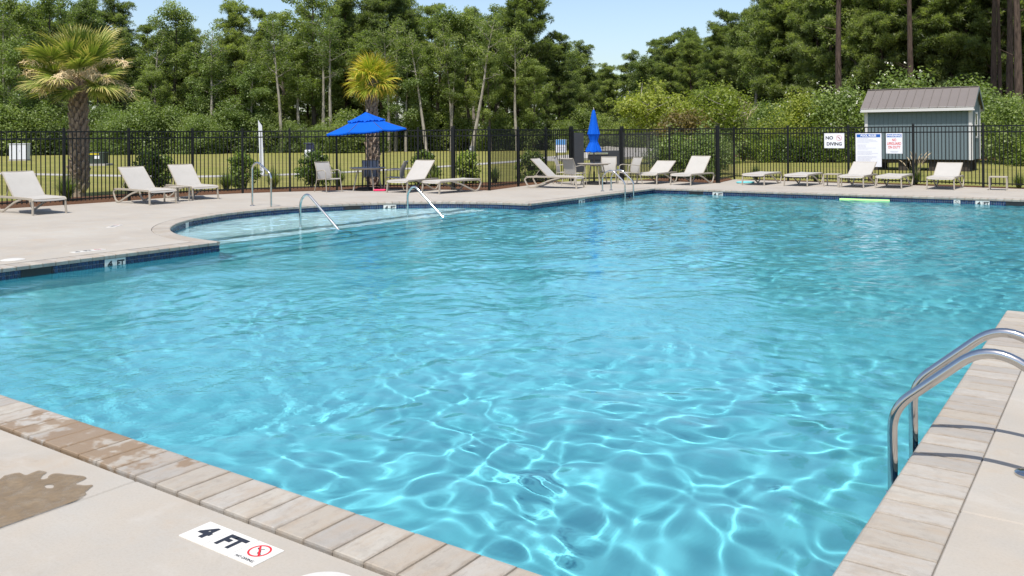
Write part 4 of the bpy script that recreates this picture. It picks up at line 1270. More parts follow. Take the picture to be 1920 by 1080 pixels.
# ------------------------------------------------------------------ plant builders
def np_mesh(name, co, faces4, mat, shade=None, smooth=False):
    """mesh from arrays: co (n,3), faces4 (m,4), shade (m,) stored per face"""
    me = bpy.data.meshes.new(name)
    co = np.asarray(co, np.float32); f = np.asarray(faces4, np.int32)
    k = f.shape[1]
    me.vertices.add(len(co)); me.vertices.foreach_set('co', co.ravel())
    me.loops.add(f.size); me.loops.foreach_set('vertex_index', f.ravel())
    me.polygons.add(len(f)); me.polygons.foreach_set('loop_start', np.arange(0, f.size, k, dtype=np.int32))
    me.update(calc_edges=True)
    me.materials.append(mat)
    if shade is not None:
        a = me.attributes.new('shade', 'FLOAT', 'FACE'); a.data.foreach_set('value', np.asarray(shade, np.float32))
    return me
def unit(v): return v / np.maximum(np.linalg.norm(v, axis=-1, keepdims=True), 1e-9)
def leaf_cards(c, nrm, tan, L, W, fold=.18):
    """kite-shaped leaves: c base points, tan the way they point, nrm their face normals"""
    n = len(c); b = unit(np.cross(nrm, tan)); L = np.broadcast_to(L, (n,))[:, None]; W = np.broadcast_to(W, (n,))[:, None]
    p0 = c; p2 = c + tan * L - nrm * L * .10
    m = c + tan * L * .48
    p1 = m + b * W * .5 - nrm * W * fold; p3 = m - b * W * .5 - nrm * W * fold
    co = np.stack([p0, p1, p2, p3], 1).reshape(-1, 3)
    f = np.arange(n * 4).reshape(n, 4)
    return co, f

def leaf_material(name, stops, trans=.38, hue=.0, rough=.48, spec=.42, varo=.35):
    """stops: three greens from dark to light; per-leaf and per-plant variation"""
    t = NT(name)
    sh = t.attr('shade').outputs['Fac']
    big = t.noise(t.world(), .35, 3)
    f = t.math('ADD', t.math('MULTIPLY', sh, .62), t.math('MULTIPLY', big, .38))
    f = t.math('ADD', f, t.math('MULTIPLY', t.math('SUBTRACT', t.rand(), .5), varo))
    c = t.ramp(f, [(.12, stops[0]), (.5, stops[1]), (.88, stops[2])])
    t.set(c, rough, 0, spec)
    tr = t.node('ShaderNodeBsdfTranslucent')
    cc = t.mix(1.0, c, (1.9, 2.1, .9), 'MULTIPLY'); t.link(cc, tr.inputs[0])
    mx = t.node('ShaderNodeMixShader'); mx.inputs[0].default_value = trans
    t.link(t.b.outputs[0], mx.inputs[1]); t.link(tr.outputs[0], mx.inputs[2]); t.link(mx.outputs[0], t.out.inputs[0])
    return t.mat
M_leaf_a = leaf_material('broad_leaves', ((.065, .095, .028), (.145, .185, .055), (.27, .305, .105)), .48)
M_leaf_b = leaf_material('yellow_green_leaves', ((.11, .15, .022), (.20, .235, .036), (.31, .32, .06)), .36)
M_leaf_s = leaf_material('thicket_leaves', ((.080, .120, .030), (.145, .195, .055), (.24, .285, .09)), .36)
M_leaf_d = leaf_material('dark_glossy_leaves', ((.05, .085, .014), (.12, .17, .028), (.26, .31, .055)), .34, rough=.4, spec=.35)
M_pine = leaf_material('pine_needles', ((.065, .092, .034), (.145, .178, .064), (.27, .30, .115)), .48)
M_red = leaf_material('bronze_leaves', ((.08, .07, .02), (.14, .11, .03), (.22, .12, .04)), .3)
def bark(name, a, b, sc):
    t = NT(name); p = t.coord('Object')
    mp = t.node('ShaderNodeMapping'); mp.inputs['Scale'].default_value = (sc, sc, sc * .22); t.link(p, mp.inputs[0])
    n = t.noise(mp.outputs[0], 1.0, 6, .7, .4)
    t.bump(n, .9, .03)
    return t.set(t.ramp(n, [(.32, a), (.62, b)]), .92, 0, .1)
M_bark_pine = bark('pine_bark', (.030, .022, .018), (.105, .075, .060), 9)
M_bark_pale = bark('pale_bark', (.13, .115, .095), (.34, .31, .26), 8)
M_bark = bark('grey_bark', (.040, .034, .028), (.115, .098, .080), 8)

class Limbs:
    def __init__(s): s.mb = MB()
    def limb(s, pts, r0, r1, n=6):
        m = len(pts)
        s.mb.tube(pts, [r0 + (r1 - r0) * (i / (m - 1)) ** .8 for i in range(m)], n, cap=False)
def bent(r, a, d, L, n=5, lift=.15, wob=.10):
    """points of a limb from a along d, bending up"""
    p = Vector(a); d = Vector(d).normalized(); out = [p.copy()]
    for i in range(n):
        d = (d + Vector((r.uniform(-wob, wob), r.uniform(-wob, wob), lift * r.uniform(.2, 1)))).normalized()
        p = p + d * (L / n); out.append(p.copy())
    return out
def sph(rg, n, squash=1.0):
    v = unit(rg.normal(size=(n, 3))); rad = rg.random(n) ** .45
    v = v * rad[:, None]; v[:, 2] *= squash
    return v
def foliage(rg, clumps, per, L, W, up=.85, squash=.75):
    """clumps: (x, y, z, radius); leaves face outward and upward"""
    cs = []; ns = []; sh = []
    for (x, y, z, R) in clumps:
        k = max(6, int(per * R * R))
        v = sph(rg, k, squash)
        cs.append(np.array([x, y, z]) + v * R)
        ns.append(unit(v * .75 + rg.normal(size=(k, 3)) * .55 + np.array([0, 0, up])))
        s0 = rg.random() * .5
        sh.append(np.clip(s0 + rg.random(k) * .5, 0, 1))
    c = np.concatenate(cs); nr = np.concatenate(ns); sh = np.concatenate(sh)
    tn = unit(np.cross(nr, rg.normal(size=nr.shape)) + np.array([0, 0, -.15]))
    n = len(c)
    co, f = leaf_cards(c, nr, tn, L * rg.uniform(.7, 1.3, n), W * rg.uniform(.7, 1.3, n))
    return co, f, sh

def broadleaf(seed, H, crown_r, base, leaf=.21, per=225, wide=1.0, lumps=1.0):
    """a forest tree: trunk with limbs; leaf clumps round every limb end. base: where the crown starts (share of H)"""
    r = random.Random(seed); rg = np.random.default_rng(seed)
    lb = Limbs()
    tr = bent(r, (0, 0, -.3), (r.uniform(-.05, .05), r.uniform(-.05, .05), 1), H * .93, 9, .25, .055)
    r0 = .017 * H
    lb.limb(tr, r0, .03, 8)
    clumps = []
    nl = int(15 * lumps)
    for i in range(nl):
        f = base + (1 - base) * (i + r.random()) / nl
        zi = f * .93 * 9; k = min(int(zi), 8); p = tr[k].lerp(tr[k + 1], zi - k)
        g = (f - base) / (1 - base)
        prof = sin(pi * min(1, .16 + g * .80)) ** .7
        L = crown_r * prof * r.uniform(.75, 1.2)
        a = i * 2.4 + r.uniform(-.5, .5)
        d = Vector((cos(a) * wide, sin(a), r.uniform(.15, .75)))
        pts = bent(r, p, d, L, 5, .16, .16)
        lb.limb(pts, max(.03, r0 * .42 * (1 - f * .6)), .015, 5)
        for j in (2, 3, 4, 5):
            q = pts[j]
            R = r.uniform(.55, 1.0) * (.75 + .07 * crown_r)
            clumps.append((q.x + r.uniform(-.4, .4), q.y + r.uniform(-.4, .4), q.z + r.uniform(-.2, .5), R))
            if j > 2:
                d2 = Vector((r.uniform(-1, 1), r.uniform(-1, 1), r.uniform(-.1, .6)))
                p2 = bent(r, q, d2, r.uniform(.6, 1.3), 3, .1, .2); lb.limb(p2, .025, .01, 4)
                e_ = p2[-1]; clumps.append((e_.x, e_.y, e_.z, R * r.uniform(.6, .95)))
    top = tr[-1]
    for _ in range(4): clumps.append((top.x + r.uniform(-.7, .7), top.y + r.uniform(-.7, .7), top.z + r.uniform(-.8, .6), r.uniform(.5, .9)))
    co, f, sh = foliage(rg, clumps, per, leaf, leaf * .62)
    return lb.mb, (co, f, sh)

def pine(seed, H, base, spread, needles=110, puff=.50, stubs=6):
    """a loblolly pine: straight trunk, dead stubs, tiers of limbs each ending in rounded tufts of needles"""
    r = random.Random(seed); rg = np.random.default_rng(seed)
    lb = Limbs()
    tr = bent(r, (0, 0, -.3), (r.uniform(-.03, .03), r.uniform(-.03, .03), 1), H * .97, 10, .2, .025)
    r0 = .0135 * H
    lb.limb(tr, r0, .04, 9)
    def on(f):
        zi = f * 10; k = min(int(zi), 9); return tr[k].lerp(tr[k + 1], zi - k)
    for _ in range(stubs):
        f = r.uniform(.25, base + .1); a = r.uniform(0, 2 * pi)
        lb.limb(bent(r, on(f), (cos(a), sin(a), r.uniform(-.1, .4)), r.uniform(.5, 2.2), 4, .1, .22), .035, .01, 4)
    puffs = []
    nt = 24
    for i in range(nt):
        f = base + (.985 - base) * (i + r.random() * .7) / nt
        g = (f - base) / (1 - base)
        L = spread * (1.0 - .62 * g ** 1.4) * (.6 + .4 * min(1, g * 4)) * r.uniform(.6, 1.15)
        for k in range(2 if i < nt - 3 else 1):
            a = i * 2.4 + k * pi + r.uniform(-.6, .6)
            pts = bent(r, on(f), (cos(a), sin(a), r.uniform(-.15, .35) + g * .5), L, 5, .16, .13)
            lb.limb(pts, .055 * (1.2 - g), .015, 5)
            for j in (2, 3, 4, 5):
                q = pts[j]; s = puff * r.uniform(.7, 1.15) * (.7 + .1 * j)
                puffs.append((q.x + r.uniform(-.25, .25), q.y + r.uniform(-.25, .25), q.z + .15, s))
                if j > 2:
                    for _ in range(4):
                        b = r.uniform(0, 2 * pi); w = r.uniform(.3, 1.0)
                        puffs.append((q.x + cos(b) * w, q.y + sin(b) * w, q.z + r.uniform(-.1, .35), s * r.uniform(.6, .95)))
    cs = []; ts = []; sh = []
    for (x, y, z, R) in puffs:
        k = max(8, int(needles * R * R / .3))
        v = unit(rg.normal(size=(k, 3)) + np.array([0, 0, .55]))
        cs.append(np.array([x, y, z]) + v * R * rg.uniform(.05, .55, (k, 1)))
        ts.append(unit(v + rg.normal(size=(k, 3)) * .25)); sh.append(np.clip(rg.random() * .45 + rg.random(k) * .45 + .12 * v[:, 2], 0, 1))
    c = np.concatenate(cs); tn = np.concatenate(ts); sh = np.concatenate(sh); n = len(c)
    uu = np.array([0, -.35, 1.0]) + rg.normal(size=tn.shape) * .55
    nr = unit(uu - tn * (uu * tn).sum(-1, keepdims=True))
    co, f = leaf_cards(c, nr, tn, .34 * rg.uniform(.7, 1.25, n), .062 * rg.uniform(.8, 1.3, n), .05)
    return lb.mb, (co, f, sh)

def shrub(seed, H, R, leaf, n_cl, per, squash=.8, stems=5, low=.12):
    r = random.Random(seed); rg = np.random.default_rng(seed)
    lb = Limbs(); clumps = []
    for i in range(stems):
        a = i * 2 * pi / stems + r.uniform(-.4, .4)
        lb.limb(bent(r, (.08 * cos(a), .08 * sin(a), -.05), (cos(a) * .45, sin(a) * .45, 1), H * .75, 5, .1, .12), .012 + .010 * H, .006, 5)
    for i in range(n_cl):
        a = r.uniform(0, 2 * pi); g = low + (1 - low) * (i + r.random()) / n_cl
        pr = sqrt(max(0, 1 - ((g - .42) / .62) ** 2))
        q = R * pr * sqrt(r.random()) * r.uniform(.75, 1.08)
        clumps.append((cos(a) * q, sin(a) * q, H * g * r.uniform(.92, 1.06), r.uniform(.75, 1.2) * R * .36))
    co, f, sh = foliage(rg, clumps, per / (R * .36) ** 2, leaf, leaf * .6, .7, squash)
    return lb.mb, (co, f, sh)

def grass_clump(seed, n, H, R, w, mat, droop=1.0, tip=None):
    """arching blades from one tuft"""
    rg = np.random.default_rng(seed); K = 5
    a = rg.random(n) * 2 * pi; lean = rg.random(n) ** .7; h = H * rg.uniform(.55, 1.05, n)
    b0 = np.stack([np.cos(a) * .12 * R * rg.random(n), np.sin(a) * .12 * R * rg.random(n), np.zeros(n)], -1)
    out = np.stack([np.cos(a), np.sin(a), np.zeros(n)], -1); side = np.stack([-np.sin(a), np.cos(a), np.zeros(n)], -1)
    co = []
    for k in range(K + 1):
        s = k / K
        p = b0 + out * (R * lean * (s ** 1.5))[:, None]
        p[:, 2] += h * (s * (1.15 - .15 * s) - droop * lean * .62 * s ** 2.6)
        ww = (w * (1 - s ** 2) + .0008)
        co.append(p - side * ww / 2); co.append(p + side * ww / 2)
    co = np.stack(co, 1)          # n, 2(K+1), 3
    base = np.arange(n)[:, None] * 2 * (K + 1)
    fs = np.concatenate([np.stack([base[:, 0] + 2 * k, base[:, 0] + 2 * k + 1, base[:, 0] + 2 * k + 3, base[:, 0] + 2 * k + 2], -1) for k in range(K)])
    return co.reshape(-1, 3), fs, np.tile(rg.random(n), K)

def proto(kind, wood, leaves, wood_mat, leaf_mat, wood_name='trunk', leaf_name='crown'):
    me1 = wood.mesh(wood_name, wood_mat, True) if wood is not None else None
    co, f, sh = leaves
    me2 = np_mesh(leaf_name, co, f, leaf_mat, sh)
    return (me1, me2, wood_name, leaf_name)
def plant(pr, name, label, cat, x, y, z=-.13, rz=0.0, s=1.0, sz=None, group=None, lean=(0, 0)):
    e = thing(name, label, cat, (x, y, z), rz, group)
    e.rotation_euler = (lean[0], lean[1], rz)
    e.scale = (s, s, sz if sz else s)
    if pr[0]: link(pr[2], pr[0], e)
    link(pr[3], pr[1], e)
    return e

# ------------------------------------------------------------------ palms
def palm_leaf_material(name, a, b, tipc):
    t = NT(name)
    sh = t.attr('shade').outputs['Fac']; al = t.attr('along').outputs['Fac']
    c = t.ramp(sh, [(.1, a), (.8, b)])
    c = t.mix(t.ramp(t.math('ADD', al, t.math('MULTIPLY', t.math('SUBTRACT', sh, .5), .5)), [(.55, (0, 0, 0)), (.95, (1, 1, 1))]), c, tipc)
    t.set(c, .5, 0, .3)
    tr = t.node('ShaderNodeBsdfTranslucent'); t.link(t.mix(1, c, (1.2, 1.35, .6), 'MULTIPLY'), tr.inputs[0])
    mx = t.node('ShaderNodeMixShader'); mx.inputs[0].default_value = .3
    t.link(t.b.outputs[0], mx.inputs[1]); t.link(tr.outputs[0], mx.inputs[2]); t.link(mx.outputs[0], t.out.inputs[0])
    return t.mat
M_palm1 = palm_leaf_material('palm_leaf_green', (.11, .16, .025), (.27, .31, .065), (.50, .42, .15))
M_palm2 = palm_leaf_material('palm_leaf_yellow', (.25, .32, .03), (.46, .47, .05), (.62, .42, .06))
M_petiole = simple('palm_petiole', (.20, .20, .06), .6, 0, .2)
M_straw2 = simple('dry_flower_stalk', (.72, .56, .33), .9, 0, .25, 30)
M_boot = bark('palm_boot', (.11, .082, .060), (.36, .28, .21), 14)
def fan_leaf(seed, R, nseg, pet, droop, mat, fold=.35, spreadang=2.6, w=.05):
    """one costapalmate leaf along +x: petiole, then a fan of folded, drooping segments"""
    r = random.Random(seed); co = []; fs = []; sh = []; al = []
    hub = Vector((pet, 0, 0)); K = 5
    for i in range(nseg):
        u = i / (nseg - 1) * 2 - 1
        a = u * spreadang * .5 * (1 + .02 * r.uniform(-1, 1))
        L = R * (1 - .28 * abs(u) ** 1.6) * r.uniform(.88, 1.08)
        d = Vector((cos(a), sin(a), .18 * abs(u) + r.uniform(-.05, .05) + fold * .25 * (abs(u))))
        d.normalize(); sd_ = Vector((-sin(a), cos(a), 0)); s0 = r.random(); dr = droop * r.uniform(.6, 1.5)
        hub_i = hub + Vector((.14 * (1 - abs(u)) , 0, 0)); o = len(co)
        for k in range(K + 1):
            s = k / K
            p = hub_i + d * (L * s); p.z -= dr * L * s ** 2.4
            p -= d * (dr * L * .35 * s ** 3)
            ww = w * (.25 + 1.1 * s if s < .45 else .75 * (1 - s) / .55 + .03) * (R / .9)
            zz = Vector((0, 0, .012 * (1 if i % 2 else -1) * (1 - s)))
            co.append(p - sd_ * ww / 2 + zz); co.append(p + sd_ * ww / 2 - zz)
        for k in range(K):
            fs.append((o + 2 * k, o + 2 * k + 1, o + 2 * k + 3, o + 2 * k + 2)); sh.append(s0); al.append((k + .5) / K)
    mb = MB(); mb.tube([(0, 0, 0), (pet * .5, 0, .02), (pet + .1, 0, 0)], [.022, .016, .008], 5)
    o = len(co)
    co += [Vector(p) for p in mb.v]
    me = bpy.data.meshes.new('frond'); me.from_pydata([tuple(p) for p in co], [], fs + [tuple(i + o for i in f) for f in mb.f])
    me.materials.append(mat); me.materials.append(M_petiole)
    n1, n2 = len(fs), len(mb.f)
    me.polygons.foreach_set('material_index', [0] * n1 + [1] * n2)
    for nm, arr in (('shade', sh + [0] * n2), ('along', al + [0] * n2)):
        a_ = me.attributes.new(nm, 'FLOAT', 'FACE'); a_.data.foreach_set('value', arr)
    return me
def boot_mesh(w):
    mb = MB()
    # a split leaf base: a tapering wedge leaning out at its top; +x outward
    mb.add([(-.02, -w, -.10), (-.02, w, -.10), (.05, w * .8, .02), (.05, -w * .8, .02), (.02, -w * .38, .20), (.02, w * .38, .20), (.085, w * .30, .19), (.085, -w * .30, .19)],
           [(0, 1, 2, 3), (3, 2, 6, 7), (7, 6, 5, 4), (0, 3, 7, 4), (1, 5, 6, 2), (0, 4, 5, 1)])
    return mb.mesh('leaf_base', M_boot)
def palm(label, x, y, H, tr0, tr1, fronds, leafs, R_lo, R_hi, boots, seed, flowers=0):
    r = random.Random(seed)
    e = thing('palm_tree', label, 'palm tree', (x, y, -.05))
    mb = MB(); mb.tube([(0, 0, -.1), (.01, 0, H * .33), (0, .02, H * .66), (0, 0, H)], [tr0, (tr0 * 2 + tr1) / 3, (tr0 + tr1 * 2) / 3, tr1], 16)
    mb.build('trunk', M_boot, e, True)
    bm_ = [boot_mesh(tr0 * .40 * k) for k in (.9, 1.0, 1.12)]
    zs = boots[1]
    for i in range(boots[0]):
        z = .12 + (H - .1) * i / boots[0]; a = i * 2.39996 + r.uniform(-.12, .12)
        rad = tr0 + (tr1 - tr0) * z / H - .01
        o = link('leaf_base', r.choice(bm_), e, (rad * cos(a), rad * sin(a), z))
        o.rotation_euler = (r.uniform(-.14, .14), r.uniform(.05, .30), a); o.scale = (zs * r.uniform(.85, 1.3),) * 3
    for i, (az, el, sc) in enumerate(fronds):
        o = link('frond', leafs[i % len(leafs)], e, (.06 * cos(az), .06 * sin(az), H - .05 + .12 * sin(el)))
        o.rotation_euler = Matrix((( cos(az) * cos(el), -sin(az), -cos(az) * sin(el)), (sin(az) * cos(el), cos(az), -sin(az) * sin(el)), (sin(el), 0, cos(el)))).to_euler()
        o.rotation_euler.rotate_axis('X', r.uniform(-.5, .5)); o.scale = (sc,) * 3
    for i in range(flowers):
        a = RT + (i / max(1, flowers - 1) - .5) * 4.4 - pi / 2 + r.uniform(-.2, .2)
        mb = MB(); L = r.uniform(1.0, 1.75); p = Vector((0, 0, H)); d = Vector((cos(a), sin(a), r.uniform(.25, 1.5))).normalized()
        stem = [p.copy()]
        for k in range(9):
            d = (d + Vector((0, 0, -.155))).normalized(); p = p + d * L / 8; stem.append(p.copy())
        mb.tube(stem, [.012] * 3 + [.006] * 7, 4)
        for k in range(2, 10):
            for _ in range(24):
                q = stem[k].lerp(stem[k - 1], r.random()); dd = Vector((r.uniform(-1, 1), r.uniform(-1, 1), r.uniform(-1, .5)))
                q2 = q + dd * .16; q3 = q2 + Vector((dd.x * .10, dd.y * .10, -.10))
                s_ = Vector((r.uniform(-1, 1), r.uniform(-1, 1), r.uniform(-1, 1))).normalized() * .007
                mb.add([q - s_, q + s_, q2 + s_, q2 - s_, q3], [(0, 1, 2, 3), (3, 2, 4)])
        mb.build('flower_stalk', M_straw2, e)
    return e
r_ = random.Random(3)
lf1 = [fan_leaf(20 + k, .98, 40, .60 + .1 * k, .05 + .07 * k, M_palm1, w=.068, spreadang=3.3) for k in range(4)]
fr = []
for i in range(24):
    az = i * 2.39996 + .3; el = radians(80 - i * 3.3 + r_.uniform(-6, 6)); fr.append((az, el, r_.uniform(.9, 1.08)))
toL, toR, toC = RT + pi, RT, RT - pi / 2
fr += [(toL - .25, radians(-14), 1.05), (toL + .5, radians(-5), .9), (toR + .2, radians(-12), .98), (toR - .45, radians(-8), .95), (toC + .1, radians(-28), .8), (toC + 1.0, radians(-10), .9), (toC - .8, radians(-4), .9), (toC + pi, radians(-10), 1)]
palm('large green fan palm with tan flower stalks behind the left fence', -25.9, 14.28, 3.45, .195, .185, fr, lf1, .9, 1, (170, 1.0), 5, 12)
lf2 = [fan_leaf(40 + k, .72, 32, .20 + .04 * k, .26 + .10 * k, M_palm2, w=.046, spreadang=2.9) for k in range(4)]
fr = []
for i in range(46):
    az = i * 2.39996; el = radians(86 - i * 2.3 + r_.uniform(-7, 7)); fr.append((az, el, r_.uniform(.85, 1.1)))
palm('small yellow and orange fan palm behind the open blue parasol', -20.75, 21.55, 3.45, .19, .115, fr, lf2, .9, 1, (150, .85), 9)
# ------------------------------------------------------------------ planting beside the fence
P_round = [proto('shrub', *shrub(100 + k, .98, .46, .085, 46, 72, .85, 6), M_bark, M_leaf_d, 'stem', 'foliage') for k in range(3)]
labs = ['dark round shrub at the left edge behind the first lounger', 'dark round shrub between the two left loungers', 'dark round shrub left of the tall handrail', 'dark round shrub below the blue waste station',
        'dark shrub behind the raised lounger right of the parasol', 'dark shrub behind the flat lounger near the gate', 'dark shrub left of the far table, beside a fence post']
for (x, y, s), lab in zip([(-25.0, 9.9, 1.1), (-25.4, 16.4, 1.12), (-24.3, 19.0, 1.02), (-23.0, 21.0, 1.06), (-19.9, 23.2, 1.0), (-18.9, 24.3, 1.0), (-17.4, 26.2, 1.0)], labs):
    plant(random.choice(P_round), 'round_shrub', lab, 'shrub', x, y, -.06, random.uniform(0, 6), s * 1.12, group='dark shrubs planted along the fence')
M_ograss = leaf_material('ornamental_grass', ((.05, .085, .018), (.11, .15, .035), (.22, .24, .075)), .3)
P_grass = []
for k in range(3):
    co, f, sh = grass_clump(200 + k, 420, .95, .62, .011, M_ograss, 1.0)
    P_grass.append((None, np_mesh('blades', co, f, M_ograss, sh), '', 'blades'))
gl_lab = ['arching grass clump left of the thick palm', 'arching grass clump between the thick palm and the first shrub', 'arching grass clump right of the second lounger pair', 'arching grass clump behind the tall handrail',
          'arching grass clump behind the open parasol table', 'arching grass clump behind the flat lounger', 'arching grass clump near the gate post', 'arching grass clump at the gate corner', 'arching grass clump behind the half raised lounger']
for (x, y, s), lab in zip([(-23.4, 12.55, 1.05), (-24.2, 14.9, .95), (-23.3, 17.6, .9), (-22.6, 18.9, 1.0), (-21.6, 20.8, .95), (-19.0, 22.6, .9), (-18.2, 25.0, .85), (-17.0, 26.9, .8), (-13.2, 29.2, .7)], gl_lab):
    plant(random.choice(P_grass), 'grass_clump', lab, 'ornamental grass', x, y, -.06, random.uniform(0, 6), s, group='arching grass clumps along the fence')
for (x, y, s, lab) in [(-12.4, 30.3, .75, 'leafy low plant clump outside the inner fence corner'), (-11.0, 31.2, .8, 'arching grass clump right of the inner fence corner'), (-2.6, 30.0, .7, 'arching grass clump behind the lone end table'), (-8.7, 30.6, .55, 'low arching grass behind the flat loungers')]:
    plant(random.choice(P_grass), 'grass_clump', lab, 'ornamental grass', x, y, -.06, random.uniform(0, 6), s, group='arching grass clumps along the fence')
# plumed grass before the shed
M_plume = simple('grass_plume', (.42, .34, .22), .9, 0, .25, 40)
def plumed(label, x, y, s, n, H, seed):
    e = plant(P_grass[0], 'plumed_grass', label, 'ornamental grass', x, y, -.06, 1.0, s)
    r = random.Random(seed)
    for k in range(n):
        a = r.uniform(0, 2 * pi); l = r.uniform(.08, .42); h = H * r.uniform(.75, 1.1)
        b = Vector((cos(a) * l, sin(a) * l, h)); mid = Vector((cos(a) * l * .4, sin(a) * l * .4, h * .6))
        mb = MB(); mb.tube([(0, 0, 0), mid, b], [.006, .005, .004], 4)
        d = (b - mid).normalized()
        mb.tube([b - d * .02, b + d * .10, b + d * .24 + Vector((cos(a) * .03, sin(a) * .03, -.02)), b + d * .36 + Vector((cos(a) * .07, sin(a) * .07, -.06))], [.009, .022, .017, .003], 6)
        mb.build('plume', M_plume, e)
    return e
plumed('grass clump with cream plumes in front of the shed', -5.55, 30.6, .85, 16, .95, 4)
plumed('tall pale plumed grass among the shrubs beyond the corner', -19.2, 52.3, 1.6, 26, 2.0, 7)

# ------------------------------------------------------------------ small trees and shrubs on the right
P_crepe = [proto('t', *broadleaf(300 + k, 4.2, 1.9, .36, .17, 120, lumps=1.15), M_bark_pale, M_leaf_b) for k in range(2)]
plant(P_crepe[0], 'small_tree', 'yellow-green small tree right of the closed parasol', 'tree', -23.1, 47.3, rz=.4, s=1.02)
plant(P_crepe[1], 'small_tree', 'yellow-green small tree behind the inner fence corner', 'tree', -19.9, 51.0, rz=2.0, s=1.05)
plant(P_crepe[0], 'small_tree', 'yellow-green small tree at the road bend between two taller ones', 'tree', -23.4, 53.5, rz=3.3, s=.9)
P_bronze = proto('t', *broadleaf(310, 3.0, 1.0, .3, .17, 120), M_bark, M_red)
plant(P_bronze, 'sapling', 'thin bronze-leaved sapling between the two yellow-green trees', 'tree', -18.6, 41.8, rz=1.0, s=.95)
P_sap = proto('t', *broadleaf(312, 1.7, .6, .25, .13, 150), M_bark, M_leaf_s)
for (x, y, l) in [(-15.6, 33.9, 'staked leafy sapling outside the fence right of the far table'), (-14.0, 33.4, 'second leafy sapling, behind the steep raised lounger'), (-14.9, 36.6, 'bushy sapling farther out behind the inner corner')]:
    plant(P_sap, 'sapling', l, 'tree', x, y, rz=random.uniform(0, 6), s=random.uniform(.75, .95))
P_bright = [proto('s', *shrub(320 + k, 4.4, 2.4, .20, 85, 80, 1.0, 11, .10), M_bark, M_leaf_s, 'stem', 'foliage') for k in range(3)]
P_bl = [proto('s', *shrub(330 + k, 4.6, 2.5, .18, 85, 84, 1.0, 11, .10), M_bark, M_leaf_b, 'stem', 'foliage') for k in range(2)]
M_white = simple('white_blossom', (.75, .72, .62), .8, 0, .05)
def flowering(pr, label, x, y, s, rz, nb, seed):
    e = plant(pr, 'flowering_shrub', label, 'shrub', x, y, rz=rz, s=s)
    r = random.Random(seed); me = pr[1]; vs = me.vertices; N = len(vs)
    mb = MB(); done = 0
    for _ in range(4000):
        v = vs[r.randrange(N)].co
        if v.z < 2.2 or v.x ** 2 + v.y ** 2 + (v.z - 1.8) ** 2 < 5.0: continue
        c_ = v + Vector((v.x, v.y, v.z - 1.5)).normalized() * .08
        for k in range(4):
            a = k * pi / 2 + r.random(); q = c_ + Vector((r.uniform(-.08, .08), r.uniform(-.08, .08), r.uniform(-.06, .08)))
            mb.add([q, q + Vector((.07 * cos(a), .07 * sin(a), .05)), q + Vector((.05 * cos(a + .8), .05 * sin(a + .8), .10)), q + Vector((.02 * cos(a + 1.6), .02 * sin(a + 1.6), .06))], [(0, 1, 2, 3)])
        done += 1
        if done >= nb: break
    tag(mb.build('blossoms', M_white, e), kind='stuff')
flowering(P_bright[0], 'big bright shrub with white blossoms left of the shed', -14.6, 56.2, .98, .5, 42, 1)
flowering(P_bl[0], 'yellow-green flowering shrub left of the blossom bush', -17.0, 55.6, .85, 2.5, 14, 2)
flowering(P_bright[1], 'blossoming shrub peeking over the left end of the shed roof', -11.2, 57.2, 1.12, 4.5, 30, 3)
for (x, y, s, lab) in [(-19.8, 58.5, .80, 'bright shrub behind the pale plumed grass'), (-5.0, 55.0, .80, 'bright tall shrub right of the shed'), (-2.2, 54.5, .75, 'last bright shrub at the right edge'), (-7.5, 58.0, 1.0, 'bright shrub behind the right end of the shed'), (-22.5, 62.0, .75, 'bright shrub at the foot of the pine wood by the road')]:
    plant(random.choice(P_bright), 'bright_shrub', lab, 'shrub', x, y, rz=random.uniform(0, 6), s=s)
P_low = [proto('s', *shrub(340 + k, 1.35, .95, .12, 46, 75, .85, 7, .05), M_bark, M_leaf_d, 'stem', 'foliage') for k in range(2)]
lows = [(-18.2, 52.6), (-17.0, 53.4), (-15.7, 53.9), (-14.4, 54.2), (-13.1, 54.5), (-11.8, 54.6), (-19.6, 49.2), (-3.8, 52.0), (-2.3, 51.6)]
low_l = ['first of the row of low dark shrubs right of the plumed grass', 'second of the row of low dark shrubs right of the plumed grass', 'low dark shrub midway between plumed grass and NO DIVING sign', 'low dark shrub left of the NO DIVING sign', 'low dark shrub behind the NO DIVING sign', 'low dark shrub between the NO DIVING sign and the shed', 'low dark shrub just right of the inner fence corner', 'low dark shrub right of the shed', 'low dark shrub at the right edge beyond the end table']
for (x, y), lab in zip(lows, low_l):
    plant(random.choice(P_low), 'low_shrub', lab, 'shrub', x, y, rz=random.uniform(0, 6), s=random.uniform(.85, 1.15), group='low dark shrubs in the far bed')

# ------------------------------------------------------------------ the woods
P_pine = [proto('p', *pine(400 + k, 17.5 + k % 3, b, sp), M_bark_pine, M_pine) for k, (b, sp) in enumerate([(.22, 3.4), (.30, 3.6), (.16, 3.2), (.42, 3.6)])]
P_tall = [proto('p', *pine(410 + k, 26, .60, 4.0, stubs=12), M_bark_pine, M_pine) for k in range(2)]
P_broad = [proto('b', *broadleaf(420 + k, 17.0, cr, b), M_bark_pale if k % 2 else M_bark, M_leaf_a) for k, (cr, b) in enumerate([(3.3, .30), (3.0, .42), (3.8, .22), (2.7, .50), (3.5, .34)])]
P_lite = [proto('b', *broadleaf(430 + k, 12.0, 2.9, .2), M_bark_pale, M_leaf_s) for k in range(2)]
P_thick = [proto('s', *shrub(440 + k, 4.6, 3.0, .22, 80, 110, .8, 7, .02), M_bark, M_leaf_s, 'stem', 'foliage') for k in range(3)]
P_thick2 = [proto('s', *shrub(445 + k, 4.0, 2.6, .22, 72, 110, .8, 7, .02), M_bark, M_leaf_a, 'stem', 'foliage') for k in range(2)]
